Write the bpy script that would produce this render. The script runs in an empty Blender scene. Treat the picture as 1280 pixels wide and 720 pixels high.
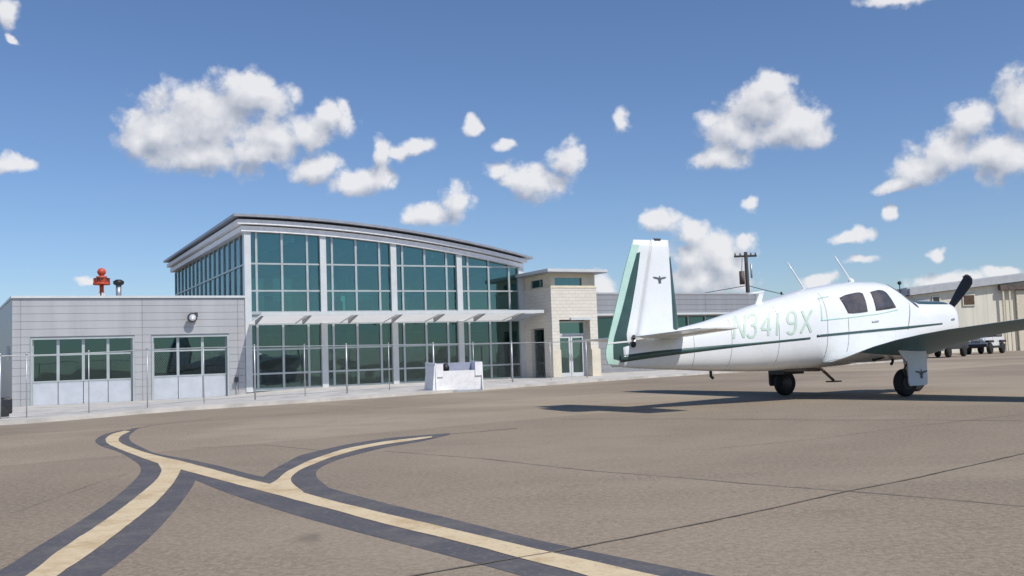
import bpy, math, random
import numpy as np
from mathutils import Vector, Matrix
random.seed(7)
R = math.radians
sc = bpy.context.scene
C = sc.collection

# ------------------------------------------------------------------ camera
F_PX, CAM_H, YH, SLOPE = 1225.0, 1.0, 88.0, 0.035
roll = math.atan(SLOPE); pitch = math.atan(YH*math.cos(roll)/F_PX)
CF = np.array([0, math.cos(pitch), math.sin(pitch)])
_r = np.array([1.0, 0, 0]); _u = np.cross(_r, CF)
CR = math.cos(roll)*_r - math.sin(roll)*_u
CU = math.sin(roll)*_r + math.cos(roll)*_u
cam = bpy.data.objects.new('camera', bpy.data.cameras.new('camera')); C.objects.link(cam)
M = Matrix(((CR[0], CU[0], -CF[0], 0), (CR[1], CU[1], -CF[1], 0), (CR[2], CU[2], -CF[2], CAM_H), (0, 0, 0, 1)))
cam.matrix_world = M
cam.data.sensor_width = 36; cam.data.lens = 36*F_PX/1280
cam.data.clip_start = .05; cam.data.clip_end = 9000
sc.camera = cam

SUN_AZ, SUN_EL = R(134), R(51)      # azimuth clockwise from +Y
sd = Vector((math.sin(SUN_AZ)*math.cos(SUN_EL), math.cos(SUN_AZ)*math.cos(SUN_EL), math.sin(SUN_EL)))
sun = bpy.data.objects.new('sun', bpy.data.lights.new('sun', 'SUN')); C.objects.link(sun)
sun.rotation_euler = sd.to_track_quat('Z', 'Y').to_euler()
sun.data.energy = 3.9; sun.data.angle = R(.5); sun.data.color = (1, .95, .88)
sc.view_settings.view_transform = 'Standard'; sc.view_settings.look = 'None'
sc.view_settings.exposure = 0.0; sc.view_settings.gamma = 1
sc.cycles.max_bounces = 8; sc.cycles.transparent_max_bounces = 24
sc.cycles.caustics_reflective = False; sc.cycles.caustics_refractive = False

def ray(px, py): return CF + CR*(px-640)/F_PX - CU*(py-360)/F_PX
def ground(px, py, z=0.0):
    d = ray(px, py); t = (z-CAM_H)/d[2]
    return (d[0]*t, d[1]*t)

# ------------------------------------------------------------------ node helpers
def N(nt, t, **kw):
    n = nt.nodes.new(t)
    for k, v in kw.items():
        if k.startswith('i_'):
            k = k[2:]; k = int(k) if k.isdigit() else k.replace('_', ' ')
            n.inputs[k].default_value = v
        else: setattr(n, k, v)
    return n
def L(nt, a, b): nt.links.new(a, b)
def vmath(nt, op, a, b=None, c=None):
    n = N(nt, 'ShaderNodeVectorMath', operation=op)
    for i, s in enumerate((a, b, c)):
        if s is None: continue
        if isinstance(s, (tuple, list)): n.inputs[i].default_value = s
        else: L(nt, s, n.inputs[i])
    return n.outputs['Value'] if op in ('LENGTH', 'DOT_PRODUCT') else n.outputs['Vector']
def fmath(nt, op, a, b=None, c=None, clamp=False):
    n = N(nt, 'ShaderNodeMath', operation=op); n.use_clamp = clamp
    for i, s in enumerate((a, b, c)):
        if s is None: continue
        if isinstance(s, (int, float)): n.inputs[i].default_value = s
        else: L(nt, s, n.inputs[i])
    return n.outputs[0]
def ramp(nt, fac, a, b, ca=(0, 0, 0, 1), cb=(1, 1, 1, 1)):
    n = N(nt, 'ShaderNodeMapRange', interpolation_type='SMOOTHSTEP')
    n.inputs['From Min'].default_value = a; n.inputs['From Max'].default_value = b
    L(nt, fac, n.inputs['Value']); return n.outputs[0]
def mixc(nt, fac, a, b):
    n = N(nt, 'ShaderNodeMix', data_type='RGBA')
    for i, s in ((0, fac), (6, a), (7, b)):
        if isinstance(s, (int, float)): n.inputs[i].default_value = s
        elif isinstance(s, (tuple, list)): n.inputs[i].default_value = (*s[:3], 1)
        else: L(nt, s, n.inputs[i])
    return n.outputs[2]

# ------------------------------------------------------------------ world: sky and clouds
CLOUDS = [  # photograph pixels of the visible clouds: x, y, rx, ry
 (255,150,78,46),(312,118,54,34),(198,168,52,36),(250,195,82,28),(345,168,50,28),(388,165,50,26),(416,150,26,24),(431,135,12,16),(320,188,52,20),(172,172,26,26),
 (395,210,40,17),(440,230,40,20),(480,195,15,25),(470,220,30,20),(525,180,27,15),(501,192,18,12),
 (587,158,19,12),
 (632,181,13,10),(665,226,50,24),(706,196,26,26),(625,215,22,15),
 (577,252,22,26),(546,270,36,20),(520,276,18,14),
 (778,151,15,16),
 (955,130,50,34),(985,160,54,30),(915,165,46,30),(970,110,30,18),(898,195,36,18),(1012,172,30,18),
 (827,280,34,17),(866,290,30,18),(902,322,44,36),(862,325,44,30),(932,300,12,14),(880,350,60,25),
 (937,256,14,12),
 (1275,125,24,46),(1240,190,52,26),(1213,148,30,24),(1180,190,36,30),(1150,216,36,20),(1125,236,26,9),(1272,205,44,26),
 (1068,293,34,11),(1114,270,9,10),(1083,326,20,8),(1170,318,15,9),(1030,350,24,11),(1190,350,50,12),(748,352,24,20),
 (16,204,22,13),(4,14,18,22),(12,48,8,6),(1120,2,46,14),(108,345,14,6),(1260,340,30,9)]
world = bpy.data.worlds.new('World'); sc.world = world; world.use_nodes = True
nt = world.node_tree; nt.nodes.clear()
sky = N(nt, 'ShaderNodeTexSky', sky_type='NISHITA')
sky.sun_disc = False; sky.sun_elevation = SUN_EL; sky.sun_rotation = SUN_AZ
sky.altitude = 200; sky.air_density = 1.0; sky.dust_density = .35; sky.ozone_density = 1.6
tc = N(nt, 'ShaderNodeTexCoord'); D = tc.outputs['Generated']
blobs = []
for (x, y, rx, ry) in CLOUDS:
    d = ray(x, y); d = d/np.linalg.norm(d)
    blobs.append((math.atan2(d[0], d[1]), math.asin(d[2]), rx/F_PX, ry/F_PX))
rr = random.Random(3)
for k in range(26):      # the same kind of sky all the way round
    a = R(34)+k*R(292)/25+rr.uniform(-.05, .05); e = rr.uniform(.06, .55); s = rr.uniform(.05, .11)
    for j in range(2):
        blobs.append((a+rr.uniform(-1, 1)*s*.8, e+rr.uniform(-.3, .5)*s*.4, s*rr.uniform(.5, 1), s*rr.uniform(.3, .5)))
def cloud_field(dirv, da, de):
    sep = N(nt, 'ShaderNodeSeparateXYZ'); L(nt, dirv, sep.inputs[0])
    az = fmath(nt, 'ARCTAN2', sep.outputs[0], sep.outputs[1]); el = fmath(nt, 'ARCSINE', sep.outputs[2])
    # continuous behind the camera: wrap -pi..pi to -0.8pi..1.2pi
    wrap = fmath(nt, 'MULTIPLY', fmath(nt, 'LESS_THAN', az, -R(150)), 2*math.pi)
    az = fmath(nt, 'ADD', fmath(nt, 'ADD', az, wrap), da); el = fmath(nt, 'ADD', el, de)
    cb = N(nt, 'ShaderNodeCombineXYZ'); L(nt, az, cb.inputs[0]); L(nt, el, cb.inputs[1])
    off = vmath(nt, 'ADD', dirv, (da, 0, de))
    wn = N(nt, 'ShaderNodeTexNoise', i_Scale=22.0, i_Detail=4.0); L(nt, off, wn.inputs['Vector'])
    warp = vmath(nt, 'MULTIPLY_ADD', vmath(nt, 'SUBTRACT', wn.outputs['Color'], (.5, .5, .5)), (.038, .030, 0), cb.outputs[0])
    m = None
    for (a, e, ra, re) in blobs:
        ln = vmath(nt, 'LENGTH', vmath(nt, 'MULTIPLY_ADD', warp, (1/ra, 1/re, 0), (-a/ra, -e/re, 0)))
        if m is None: m = ln
        else:
            n = N(nt, 'ShaderNodeMath', operation='SMOOTH_MIN'); L(nt, m, n.inputs[0]); L(nt, ln, n.inputs[1]); n.inputs[2].default_value = .4; m = n.outputs[0]
    n1 = N(nt, 'ShaderNodeTexNoise', i_Scale=40.0, i_Detail=9.0, i_Roughness=.62); L(nt, off, n1.inputs['Vector'])
    v1 = N(nt, 'ShaderNodeTexVoronoi', feature='SMOOTH_F1', i_Scale=48.0, i_Detail=2.0, i_Roughness=.55, i_Smoothness=.6)
    L(nt, vmath(nt, 'MULTIPLY_ADD', vmath(nt, 'SUBTRACT', n1.outputs['Color'], (.5, .5, .5)), (.02, .02, .02), off), v1.inputs['Vector'])
    b_ = fmath(nt, 'MINIMUM', fmath(nt, 'MULTIPLY', fmath(nt, 'SUBTRACT', 1.26, m), 2.5), 2.2)
    nz_ = fmath(nt, 'MULTIPLY', fmath(nt, 'SUBTRACT', n1.outputs[0], .5), 2.6)
    nz_ = fmath(nt, 'MULTIPLY_ADD', fmath(nt, 'SUBTRACT', .42, v1.outputs['Distance']), 1.1, nz_)
    return fmath(nt, 'ADD', b_, nz_), m, nz_
f0, m0, z0_ = cloud_field(D, 0, 0); f1, m1, z1_ = cloud_field(D, .006, .016)
alpha = ramp(nt, f0, -.05, 1.35)
lit = fmath(nt, 'MULTIPLY_ADD', fmath(nt, 'SUBTRACT', m1, m0), .85, .56)
lit = fmath(nt, 'MULTIPLY_ADD', fmath(nt, 'SUBTRACT', z0_, z1_), .26, lit, clamp=True)
ccol = mixc(nt, lit, (.40, .445, .55), (.97, .97, .99))
bs = N(nt, 'ShaderNodeBackground'); bs.inputs['Strength'].default_value = .097
L(nt, mixc(nt, 1.0, sky.outputs[0], (1, 1, 1)) if False else vmath(nt, 'MULTIPLY', sky.outputs[0], (.80, .93, 1.15)), bs.inputs['Color'])
bc = N(nt, 'ShaderNodeBackground'); bc.inputs['Strength'].default_value = .88; L(nt, ccol, bc.inputs['Color'])
ms = N(nt, 'ShaderNodeMixShader')
L(nt, fmath(nt, 'MULTIPLY', alpha, .93), ms.inputs[0]); L(nt, bs.outputs[0], ms.inputs[1]); L(nt, bc.outputs[0], ms.inputs[2])
wo = N(nt, 'ShaderNodeOutputWorld'); L(nt, ms.outputs[0], wo.inputs[0])
world.cycles.sampling_method = 'MANUAL'; world.cycles.sample_map_resolution = 512

# ------------------------------------------------------------------ materials
MATS = {}
def mat(name, col, rough=.6, metal=0.0, var=.12, vscale=3.0, bump=0.0, bscale=40.0, col2=None, spec=None, coat=0.0, streak=False):
    m = bpy.data.materials.new(name); m.use_nodes = True; t = m.node_tree
    b = t.nodes['Principled BSDF']; b.inputs['Roughness'].default_value = rough; b.inputs['Metallic'].default_value = metal
    if spec is not None: b.inputs['Specular IOR Level'].default_value = spec
    if coat: b.inputs['Coat Weight'].default_value = coat; b.inputs['Coat Roughness'].default_value = .08
    co = N(t, 'ShaderNodeTexCoord')
    src = co.outputs['Object']
    if streak:
        mp = N(t, 'ShaderNodeMapping'); mp.inputs['Scale'].default_value = (2.5, 2.5, .25); L(t, src, mp.inputs[0]); src = mp.outputs[0]
    n = N(t, 'ShaderNodeTexNoise', i_Scale=vscale, i_Detail=6.0, i_Roughness=.6); L(t, src, n.inputs['Vector'])
    c2 = col2 or tuple(max(0, c*(1-2*var)) for c in col)
    L(t, mixc(t, ramp(t, n.outputs[0], .3, .7), c2, tuple(min(1, c*(1+var*.5)) for c in col)), b.inputs['Base Color'])
    L(t, fmath(t, 'MULTIPLY_ADD', n.outputs[0], .2, rough-.1, clamp=True), b.inputs['Roughness'])
    if bump:
        n2 = N(t, 'ShaderNodeTexNoise', i_Scale=bscale, i_Detail=4.0); L(t, co.outputs['Object'], n2.inputs['Vector'])
        bp = N(t, 'ShaderNodeBump', i_Strength=bump, i_Distance=.02); L(t, n2.outputs[0], bp.inputs['Height']); L(t, bp.outputs[0], b.inputs['Normal'])
    MATS[name] = m; return m
def glass(name, tint, refl=.10, rough=.015):
    m = bpy.data.materials.new(name); m.use_nodes = True; t = m.node_tree; t.nodes.clear()
    tr = N(t, 'ShaderNodeBsdfTransparent'); tr.inputs[0].default_value = (*tint, 1)
    gl = N(t, 'ShaderNodeBsdfGlossy'); gl.inputs['Roughness'].default_value = rough; gl.inputs['Color'].default_value = (.62, .86, .88, 1)
    co = N(t, 'ShaderNodeTexCoord'); n = N(t, 'ShaderNodeTexNoise', i_Scale=.9, i_Detail=1.0); L(t, co.outputs['Object'], n.inputs['Vector'])
    bp = N(t, 'ShaderNodeBump', i_Strength=.12, i_Distance=.05); L(t, n.outputs[0], bp.inputs['Height']); L(t, bp.outputs[0], gl.inputs['Normal'])
    fr = N(t, 'ShaderNodeFresnel', i_IOR=1.5)
    fac = fmath(t, 'MULTIPLY_ADD', fr.outputs[0], 1.0, refl, clamp=True)
    mx = N(t, 'ShaderNodeMixShader'); L(t, fac, mx.inputs[0]); L(t, tr.outputs[0], mx.inputs[1]); L(t, gl.outputs[0], mx.inputs[2])
    o = N(t, 'ShaderNodeOutputMaterial'); L(t, mx.outputs[0], o.inputs[0]); MATS[name] = m; return m

pave = bpy.data.materials.new('apron_pavement'); pave.use_nodes = True; t = pave.node_tree
b = t.nodes['Principled BSDF']; co = N(t, 'ShaderNodeTexCoord'); P = co.outputs['Object']
nA = N(t, 'ShaderNodeTexNoise', i_Scale=.12, i_Detail=5.0, i_Roughness=.55, i_Distortion=.6); L(t, P, nA.inputs['Vector'])
nB = N(t, 'ShaderNodeTexNoise', i_Scale=1.1, i_Detail=6.0, i_Roughness=.65); L(t, P, nB.inputs['Vector'])
nC = N(t, 'ShaderNodeTexNoise', i_Scale=24.0, i_Detail=4.0, i_Roughness=.75); L(t, P, nC.inputs['Vector'])
nD = N(t, 'ShaderNodeTexVoronoi', i_Scale=34.0); L(t, P, nD.inputs['Vector'])
mpS = N(t, 'ShaderNodeMapping'); mpS.inputs['Rotation'].default_value = (0, 0, R(-20)); mpS.inputs['Scale'].default_value = (.12, 1.2, 1); L(t, P, mpS.inputs[0])
nS = N(t, 'ShaderNodeTexNoise', i_Scale=.8, i_Detail=5.0, i_Roughness=.6); L(t, mpS.outputs[0], nS.inputs['Vector'])
c = mixc(t, ramp(t, nA.outputs[0], .36, .62), (.228, .180, .128), (.350, .286, .208))
c = mixc(t, fmath(t, 'MULTIPLY', ramp(t, nB.outputs[0], .42, .75), .5), c, (.215, .172, .130))
c = mixc(t, fmath(t, 'MULTIPLY', ramp(t, nS.outputs[0], .52, .72), .38), c, (.195, .158, .122))
c = mixc(t, fmath(t, 'MULTIPLY', ramp(t, nC.outputs[0], .38, .62), .62), c, (.42, .355, .275))
c = mixc(t, fmath(t, 'MULTIPLY', ramp(t, nD.outputs['Distance'], .34, .05), .45), c, (.12, .10, .09))
mpT = N(t, 'ShaderNodeMapping'); mpT.inputs['Rotation'].default_value = (0, 0, R(-40)); L(t, P, mpT.inputs[0])
sl = N(t, 'ShaderNodeTexBrick', i_Scale=1.0, offset=0.0); L(t, mpT.outputs[0], sl.inputs['Vector'])
sl.inputs['Brick Width'].default_value = 6.1; sl.inputs['Row Height'].default_value = 6.1; sl.inputs['Mortar Size'].default_value = 0.0
sl.inputs['Color1'].default_value = (.82, .815, .81, 1); sl.inputs['Color2'].default_value = (1.08, 1.07, 1.05, 1)
c = vmath(t, 'MULTIPLY', c, sl.outputs['Color'])
nO = N(t, 'ShaderNodeTexNoise', i_Scale=.55, i_Detail=3.0, i_Roughness=.7, i_Distortion=1.2); L(t, P, nO.inputs['Vector'])
c = mixc(t, fmath(t, 'MULTIPLY', ramp(t, nO.outputs[0], .66, .80), .5), c, (.11, .09, .075))
L(t, c, b.inputs['Base Color']); b.inputs['Roughness'].default_value = .92; b.inputs['Specular IOR Level'].default_value = .25
bp = N(t, 'ShaderNodeBump', i_Strength=.5, i_Distance=.01); L(t, nC.outputs[0], bp.inputs['Height']); L(t, bp.outputs[0], b.inputs['Normal'])

def paint(name, col, worn, under, thr=(.50, .72), opaque=.8):
    m = bpy.data.materials.new(name); m.use_nodes = True; t = m.node_tree; b = t.nodes['Principled BSDF']
    co = N(t, 'ShaderNodeTexCoord')
    n = N(t, 'ShaderNodeTexNoise', i_Scale=2.2, i_Detail=9.0, i_Roughness=.72); L(t, co.outputs['Object'], n.inputs['Vector'])
    n2 = N(t, 'ShaderNodeTexNoise', i_Scale=30.0, i_Detail=3.0); L(t, co.outputs['Object'], n2.inputs['Vector'])
    c = mixc(t, ramp(t, n.outputs[0], *thr), col, worn)
    c = mixc(t, fmath(t, 'MULTIPLY', ramp(t, n2.outputs[0], .52, .75), 1-opaque), c, under)
    L(t, c, b.inputs['Base Color']); b.inputs['Roughness'].default_value = .85; b.inputs['Specular IOR Level'].default_value = .3
    return m
M_yel = paint('faded_yellow_paint', (.66, .535, .345), (.50, .365, .20), (.25, .2, .15), thr=(.44, .70), opaque=.62)
M_blk = paint('dark_grey_paint', (.096, .094, .102), (.155, .143, .135), (.24, .21, .18), thr=(.42, .72), opaque=.5)
M_joint = mat('joint_sealant', (.205, .168, .130), .9, var=.25, vscale=2)
M_walk = mat('pale_concrete', (.60, .57, .52), .85, var=.14, vscale=1.2, bump=.2)
M_grass = mat('dry_grass', (.12, .12, .05), .95, var=.3, vscale=.5)
M_panel = mat('light_grey_metal_panel', (.47, .468, .475), .42, .25, var=.05, vscale=.7, streak=True)
M_panel2 = mat('grey_metal_panel', (.33, .335, .35), .45, .25, var=.05, vscale=.7, streak=True)
M_white = mat('white_metal', (.62, .645, .65), .4, .1, var=.04)
M_frame = mat('aluminium_frame', (.46, .51, .51), .38, .3, var=.05)
M_dark = mat('dark_recess', (.05, .05, .055), .7)
M_roof = mat('grey_roof_metal', (.36, .37, .40), .4, .4, var=.06)
M_stone = None
M_stucco = mat('cream_stucco', (.70, .64, .50), .85, var=.05, bump=.15)
M_gdoor = mat('pale_door_panel', (.54, .57, .62), .45, .1, var=.04)
M_in = mat('interior_wall', (.48, .56, .53), .8, var=.06)
M_infl = mat('interior_floor', (.14, .14, .135), .6, var=.08)
M_inc = mat('interior_furniture', (.10, .09, .09), .6)
M_glass = glass('green_tinted_glass', (.56, .82, .75), .10)
M_glassd = glass('dark_tinted_glass', (.42, .66, .60), .06)
M_steel = mat('galvanised_steel', (.52, .54, .55), .45, .6, var=.08)
M_wplane = mat('white_aircraft_paint', (.80, .82, .82), .28, 0, var=.02, vscale=2, coat=.5)
M_mint = mat('mint_aircraft_paint', (.50, .74, .63), .3, var=.05, coat=.4)
M_seam = mat('skin_seam_grey', (.42, .44, .44), .5)
M_letter = mat('pale_green_lettering', (.53, .68, .57), .5, var=.05, vscale=8)
M_green = mat('dark_green_aircraft_paint', (.035, .085, .075), .3, var=.1, coat=.4)
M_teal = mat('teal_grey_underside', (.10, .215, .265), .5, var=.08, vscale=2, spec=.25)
M_black = mat('matte_black', (.016, .016, .018), .55, var=.1)
M_rubber = mat('black_rubber', (.02, .02, .02), .8)
M_cglass = mat('dark_cabin_glass', (.045, .05, .058), .07, var=.4, vscale=4, col2=(.13, .11, .11))
M_logo = mat('grey_emblem', (.12, .13, .14), .5)
M_doorblue = mat('pale_blue_door_paint', (.74, .80, .84), .4, var=.04)  # one even pale blue for the starboard gear door
M_red = mat('orange_red_paint', (.62, .09, .04), .5, var=.12)
M_cream = mat('cream_metal_wall', (.78, .75, .63), .6, var=.05, vscale=.6, streak=True)
M_hroof = mat('pale_hangar_roof', (.50, .52, .54), .5, var=.06)
M_brown = mat('brown_timber', (.12, .075, .045), .8, var=.2)
M_pole = mat('weathered_pole', (.055, .048, .045), .85, var=.2)
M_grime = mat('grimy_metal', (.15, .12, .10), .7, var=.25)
M_carw = mat('white_car_paint', (.72, .74, .76), .25, var=.03, coat=.5)
M_card = mat('dark_car_paint', (.018, .02, .026), .45, var=.1)
M_light = mat('headlight_glass', (.75, .78, .80), .12, .3)
M_chrome = mat('hub_metal', (.55, .56, .58), .3, .8)
m = bpy.data.materials.new('translucent_canopy_sheet'); m.use_nodes = True; t = m.node_tree; t.nodes.clear()
co = N(t, 'ShaderNodeTexCoord'); nn = N(t, 'ShaderNodeTexNoise', i_Scale=1.5, i_Detail=3.0); L(t, co.outputs['Object'], nn.inputs['Vector'])
cc_ = mixc(t, nn.outputs[0], (.80, .80, .80), (.9, .9, .89))
ta = N(t, 'ShaderNodeBsdfTranslucent'); L(t, cc_, ta.inputs[0]); td = N(t, 'ShaderNodeBsdfDiffuse'); L(t, cc_, td.inputs[0])
mx = N(t, 'ShaderNodeMixShader', i_Fac=.38); L(t, ta.outputs[0], mx.inputs[1]); L(t, td.outputs[0], mx.inputs[2])
mo = N(t, 'ShaderNodeOutputMaterial'); L(t, mx.outputs[0], mo.inputs[0]); M_poly = m
M_bin = mat('white_bin_paint', (.88, .88, .89), .45, var=.06, vscale=5)
M_binin = mat('blue_grey_lining', (.34, .36, .44), .6, var=.08)

m = bpy.data.materials.new('pale_limestone'); m.use_nodes = True; t = m.node_tree; b = t.nodes['Principled BSDF']
co = N(t, 'ShaderNodeTexCoord'); sp = N(t, 'ShaderNodeSeparateXYZ'); L(t, co.outputs['Object'], sp.inputs[0])
cb = N(t, 'ShaderNodeCombineXYZ'); L(t, fmath(t, 'ADD', sp.outputs[0], sp.outputs[1]), cb.inputs[0]); L(t, sp.outputs[2], cb.inputs[1])
br = N(t, 'ShaderNodeTexBrick', i_Scale=1.0); L(t, cb.outputs[0], br.inputs['Vector'])
br.inputs['Brick Width'].default_value = .33; br.inputs['Row Height'].default_value = .15; br.inputs['Mortar Size'].default_value = .008
br.inputs['Color1'].default_value = (.72, .68, .60, 1); br.inputs['Color2'].default_value = (.66, .62, .54, 1); br.inputs['Mortar'].default_value = (.57, .53, .46, 1)
nn = N(t, 'ShaderNodeTexNoise', i_Scale=7.0, i_Detail=6.0); L(t, co.outputs['Object'], nn.inputs['Vector'])
L(t, mixc(t, fmath(t, 'MULTIPLY', ramp(t, nn.outputs[0], .35, .7), .35), br.outputs['Color'], (.74, .70, .62)), b.inputs['Base Color'])
b.inputs['Roughness'].default_value = .9
bp = N(t, 'ShaderNodeBump', i_Strength=.6, i_Distance=.02); L(t, fmath(t, 'MULTIPLY_ADD', nn.outputs[0], .4, fmath(t, 'SUBTRACT', 1.0, br.outputs['Fac'])), bp.inputs['Height']); L(t, bp.outputs[0], b.inputs['Normal'])
M_stone = m

# ------------------------------------------------------------------ mesh helpers
class MB:
    def __init__(s): s.v = []; s.f = []; s.sm = []; s.mi = []
    def add(s, vs, fs, smooth=False, mi=0):
        o = len(s.v); s.v += [tuple(map(float, p)) for p in vs]
        for f in fs: s.f.append(tuple(i+o for i in f)); s.sm.append(smooth); s.mi.append(mi)
        return s
    def box(s, x0, x1, y0, y1, z0, z1, mi=0):
        x0, x1 = sorted((x0, x1)); y0, y1 = sorted((y0, y1)); z0, z1 = sorted((z0, z1))
        return s.add([(x0,y0,z0),(x1,y0,z0),(x1,y1,z0),(x0,y1,z0),(x0,y0,z1),(x1,y0,z1),(x1,y1,z1),(x0,y1,z1)],
                     [(0,3,2,1),(4,5,6,7),(0,1,5,4),(1,2,6,5),(2,3,7,6),(3,0,4,7)], mi=mi)
    def hexa(s, p, mi=0):   # eight corners, same order as box
        return s.add(p, [(0,3,2,1),(4,5,6,7),(0,1,5,4),(1,2,6,5),(2,3,7,6),(3,0,4,7)], mi=mi)
    def tube(s, pts, r, n=8, caps=True, smooth=True):
        pts = [Vector(p) for p in pts]; rs = r if isinstance(r, (list, tuple)) else [r]*len(pts)
        rings = []
        for i, p in enumerate(pts):
            d = (pts[min(i+1, len(pts)-1)]-pts[max(i-1, 0)]).normalized()
            a = d.orthogonal().normalized() if i == 0 else (a - d*a.dot(d)).normalized()
            bb = d.cross(a)
            rings.append([p+(a*math.cos(2*math.pi*k/n)+bb*math.sin(2*math.pi*k/n))*rs[i] for k in range(n)])
        s.loft(rings, caps, smooth); return s
    def loft(s, rings, caps=True, smooth=True, mi=0):
        n = len(rings[0]); vs = [p for r in rings for p in r]; fs = []
        for i in range(len(rings)-1):
            for k in range(n): fs.append((i*n+k, i*n+(k+1) % n, (i+1)*n+(k+1) % n, (i+1)*n+k))
        o = len(s.v); s.add(vs, fs, smooth, mi)
        if caps:
            s.f.append(tuple(o+k for k in reversed(range(n)))); s.sm.append(False); s.mi.append(mi)
            s.f.append(tuple(o+(len(rings)-1)*n+k for k in range(n))); s.sm.append(False); s.mi.append(mi)
        return s
    def lathe(s, prof, o=(0,0,0), axis='z', n=20, smooth=True):   # prof: (radius, height)
        rings = []
        for r, h in prof:
            ring = []
            for k in range(n):
                a = 2*math.pi*k/n; c_, s_ = r*math.cos(a), r*math.sin(a)
                p = {'z': (c_, s_, h), 'y': (c_, h, s_), 'x': (h, c_, s_)}[axis]
                ring.append((o[0]+p[0], o[1]+p[1], o[2]+p[2]))
            rings.append(ring)
        return s.loft(rings, True, smooth)
    def prism(s, poly, y0, y1):     # poly in (x, z), extruded along y
        n = len(poly); a = [(x, y0, z) for x, z in poly]; b_ = [(x, y1, z) for x, z in poly]
        return s.add(a+b_, [tuple(range(n)), tuple(reversed(range(n, 2*n)))]+[(i, i+n, (i+1) % n+n, (i+1) % n) for i in range(n)])
    def mesh(s, name, mats):
        me = bpy.data.meshes.new(name); me.from_pydata(s.v, [], s.f); me.update()
        for m_ in (mats if isinstance(mats, (list, tuple)) else [mats]): me.materials.append(m_)
        me.polygons.foreach_set('use_smooth', s.sm); me.polygons.foreach_set('material_index', s.mi)
        import bmesh
        bm = bmesh.new(); bm.from_mesh(me); bmesh.ops.recalc_face_normals(bm, faces=bm.faces); bm.to_mesh(me); bm.free()
        return me
    def build(s, name, mats, parent=None, label=None, fixn=True):
        o = bpy.data.objects.new(name, s.mesh(name, mats)); C.objects.link(o); o.parent = parent
        if label: o['label'] = label
        return o
def thing(name, label, cat, loc=(0, 0, 0), rz=0, group=None):
    o = bpy.data.objects.new(name, None); C.objects.link(o); o.location = loc; o.rotation_euler = (0, 0, rz); o.empty_display_size = .2
    return tag(o, label, cat, group)
def tag(o, label, cat, group=None):
    o['label'] = label; o['category'] = cat
    if group: o['group'] = group
    return o
def structure(o): o['kind'] = 'structure'; return o
def bevel(o, w=.01, seg=2):
    m_ = o.modifiers.new('bevel', 'BEVEL'); m_.width = w; m_.segments = seg; m_.limit_method = 'ANGLE'; return o
def copy_tree(o, parent=None):
    c_ = o.copy(); C.objects.link(c_); c_.parent = parent
    for ch in list(o.children): copy_tree(ch, c_)
    return c_

# ------------------------------------------------------------------ the ground
def ss(t_): t_ = max(0, min(1, t_)); return t_*t_*(3-2*t_)
def gz(x, y): return -.17*ss((-x-8.0)/4.5)*ss((y-18)/7)
xs = [-3000,-900,-300,-120,-60]+list(np.linspace(-40, 60, 101))+[90,150,300,900,3000]
ys = [-3000,-600,-200,-60,-15]+list(np.linspace(0, 80, 81))+[100,130,180,260]
mb = MB(); nx = len(xs)
mb.add([(x, y, gz(x, y)) for y in ys for x in xs], [(j*nx+i, j*nx+i+1, (j+1)*nx+i+1, (j+1)*nx+i) for j in range(len(ys)-1) for i in range(nx-1)], True)
structure(mb.build('apron', pave))
structure(MB().add([(-3000,260,-.02),(3000,260,-.02),(3000,6000,-.02),(-3000,6000,-.02)], [(0,1,2,3)]).build('grass_field', M_grass))

def resample(pts, n):
    pts = np.array(pts, float); d = np.r_[0, np.cumsum(np.linalg.norm(np.diff(pts, axis=0), axis=1))]
    tt = np.linspace(0, d[-1], n)
    # Catmull-Rom style smoothing through linear resample + light blur
    q = np.stack([np.interp(tt, d, pts[:, k]) for k in range(pts.shape[1])], 1)
    for _ in range(max(1, n//14)):
        q[1:-1] = .25*q[:-2]+.5*q[1:-1]+.25*q[2:]
    return q
def strip(name, left, right, z, m_, n=44, jitter=.0):
    a = resample([ground(*p) for p in left], n); b_ = resample([ground(*p) for p in right], n)
    rj = random.Random(name+str(z)); vs = []
    for p, q in zip(a, b_):
        d = (q-p); d = d/np.linalg.norm(d)
        p = p+d*rj.uniform(-jitter, jitter); q = q+d*rj.uniform(-jitter, jitter)
        vs += [(p[0], p[1], gz(*p)+z), (q[0], q[1], gz(*q)+z)]
    mb = MB().add(vs, [(2*i, 2*i+1, 2*i+3, 2*i+2) for i in range(n-1)])
    return structure(mb.build(name, m_))
# dark borders (pixels measured on the photograph, laid on the ground)
up = lambda pts, s: pts
strip('taxiway_line_border', [(-60,748),(0,715),(49,681),(105,649),(150,617.5),(176,593),(177,582),(150,565),(124,557.5),(117,551),(128,543),(150,538)],
      [(60,765),(127,720),(180,681),(221,636),(240,610),(248,594),(246,588),(200,570),(164,553),(160,546),(166,540),(172,536)], .001, M_blk)
strip('taxiway_line_border', [(176,534),(165,539.5),(159.5,546),(162,553),(174,560.5),(200,568.5),(225,572),(277,583),(327,597),(394,604),(424,614),(480,629),(574,650.6),(667,675),(761,694),(892,720),(1010,742)],
      [(164,536),(152,541.5),(147,548),(149,556),(163,566),(188,577),(212,587),(244,600),(270,611),(300,622),(337,634),(375,646),(430,661),(480,674),(574,698),(660,722),(730,742),(800,760),(900,787)], .0016, M_blk, 90)
strip('taxiway_line_border', [(326,599),(337.5,589),(375,569),(431,556),(480,548),(529,544),(562,541.5)],
      [(420,617),(396,598),(394,591),(400,584),(423,574),(480,559.5),(529,551.5),(562,543.5)], .0022, M_blk)
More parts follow.
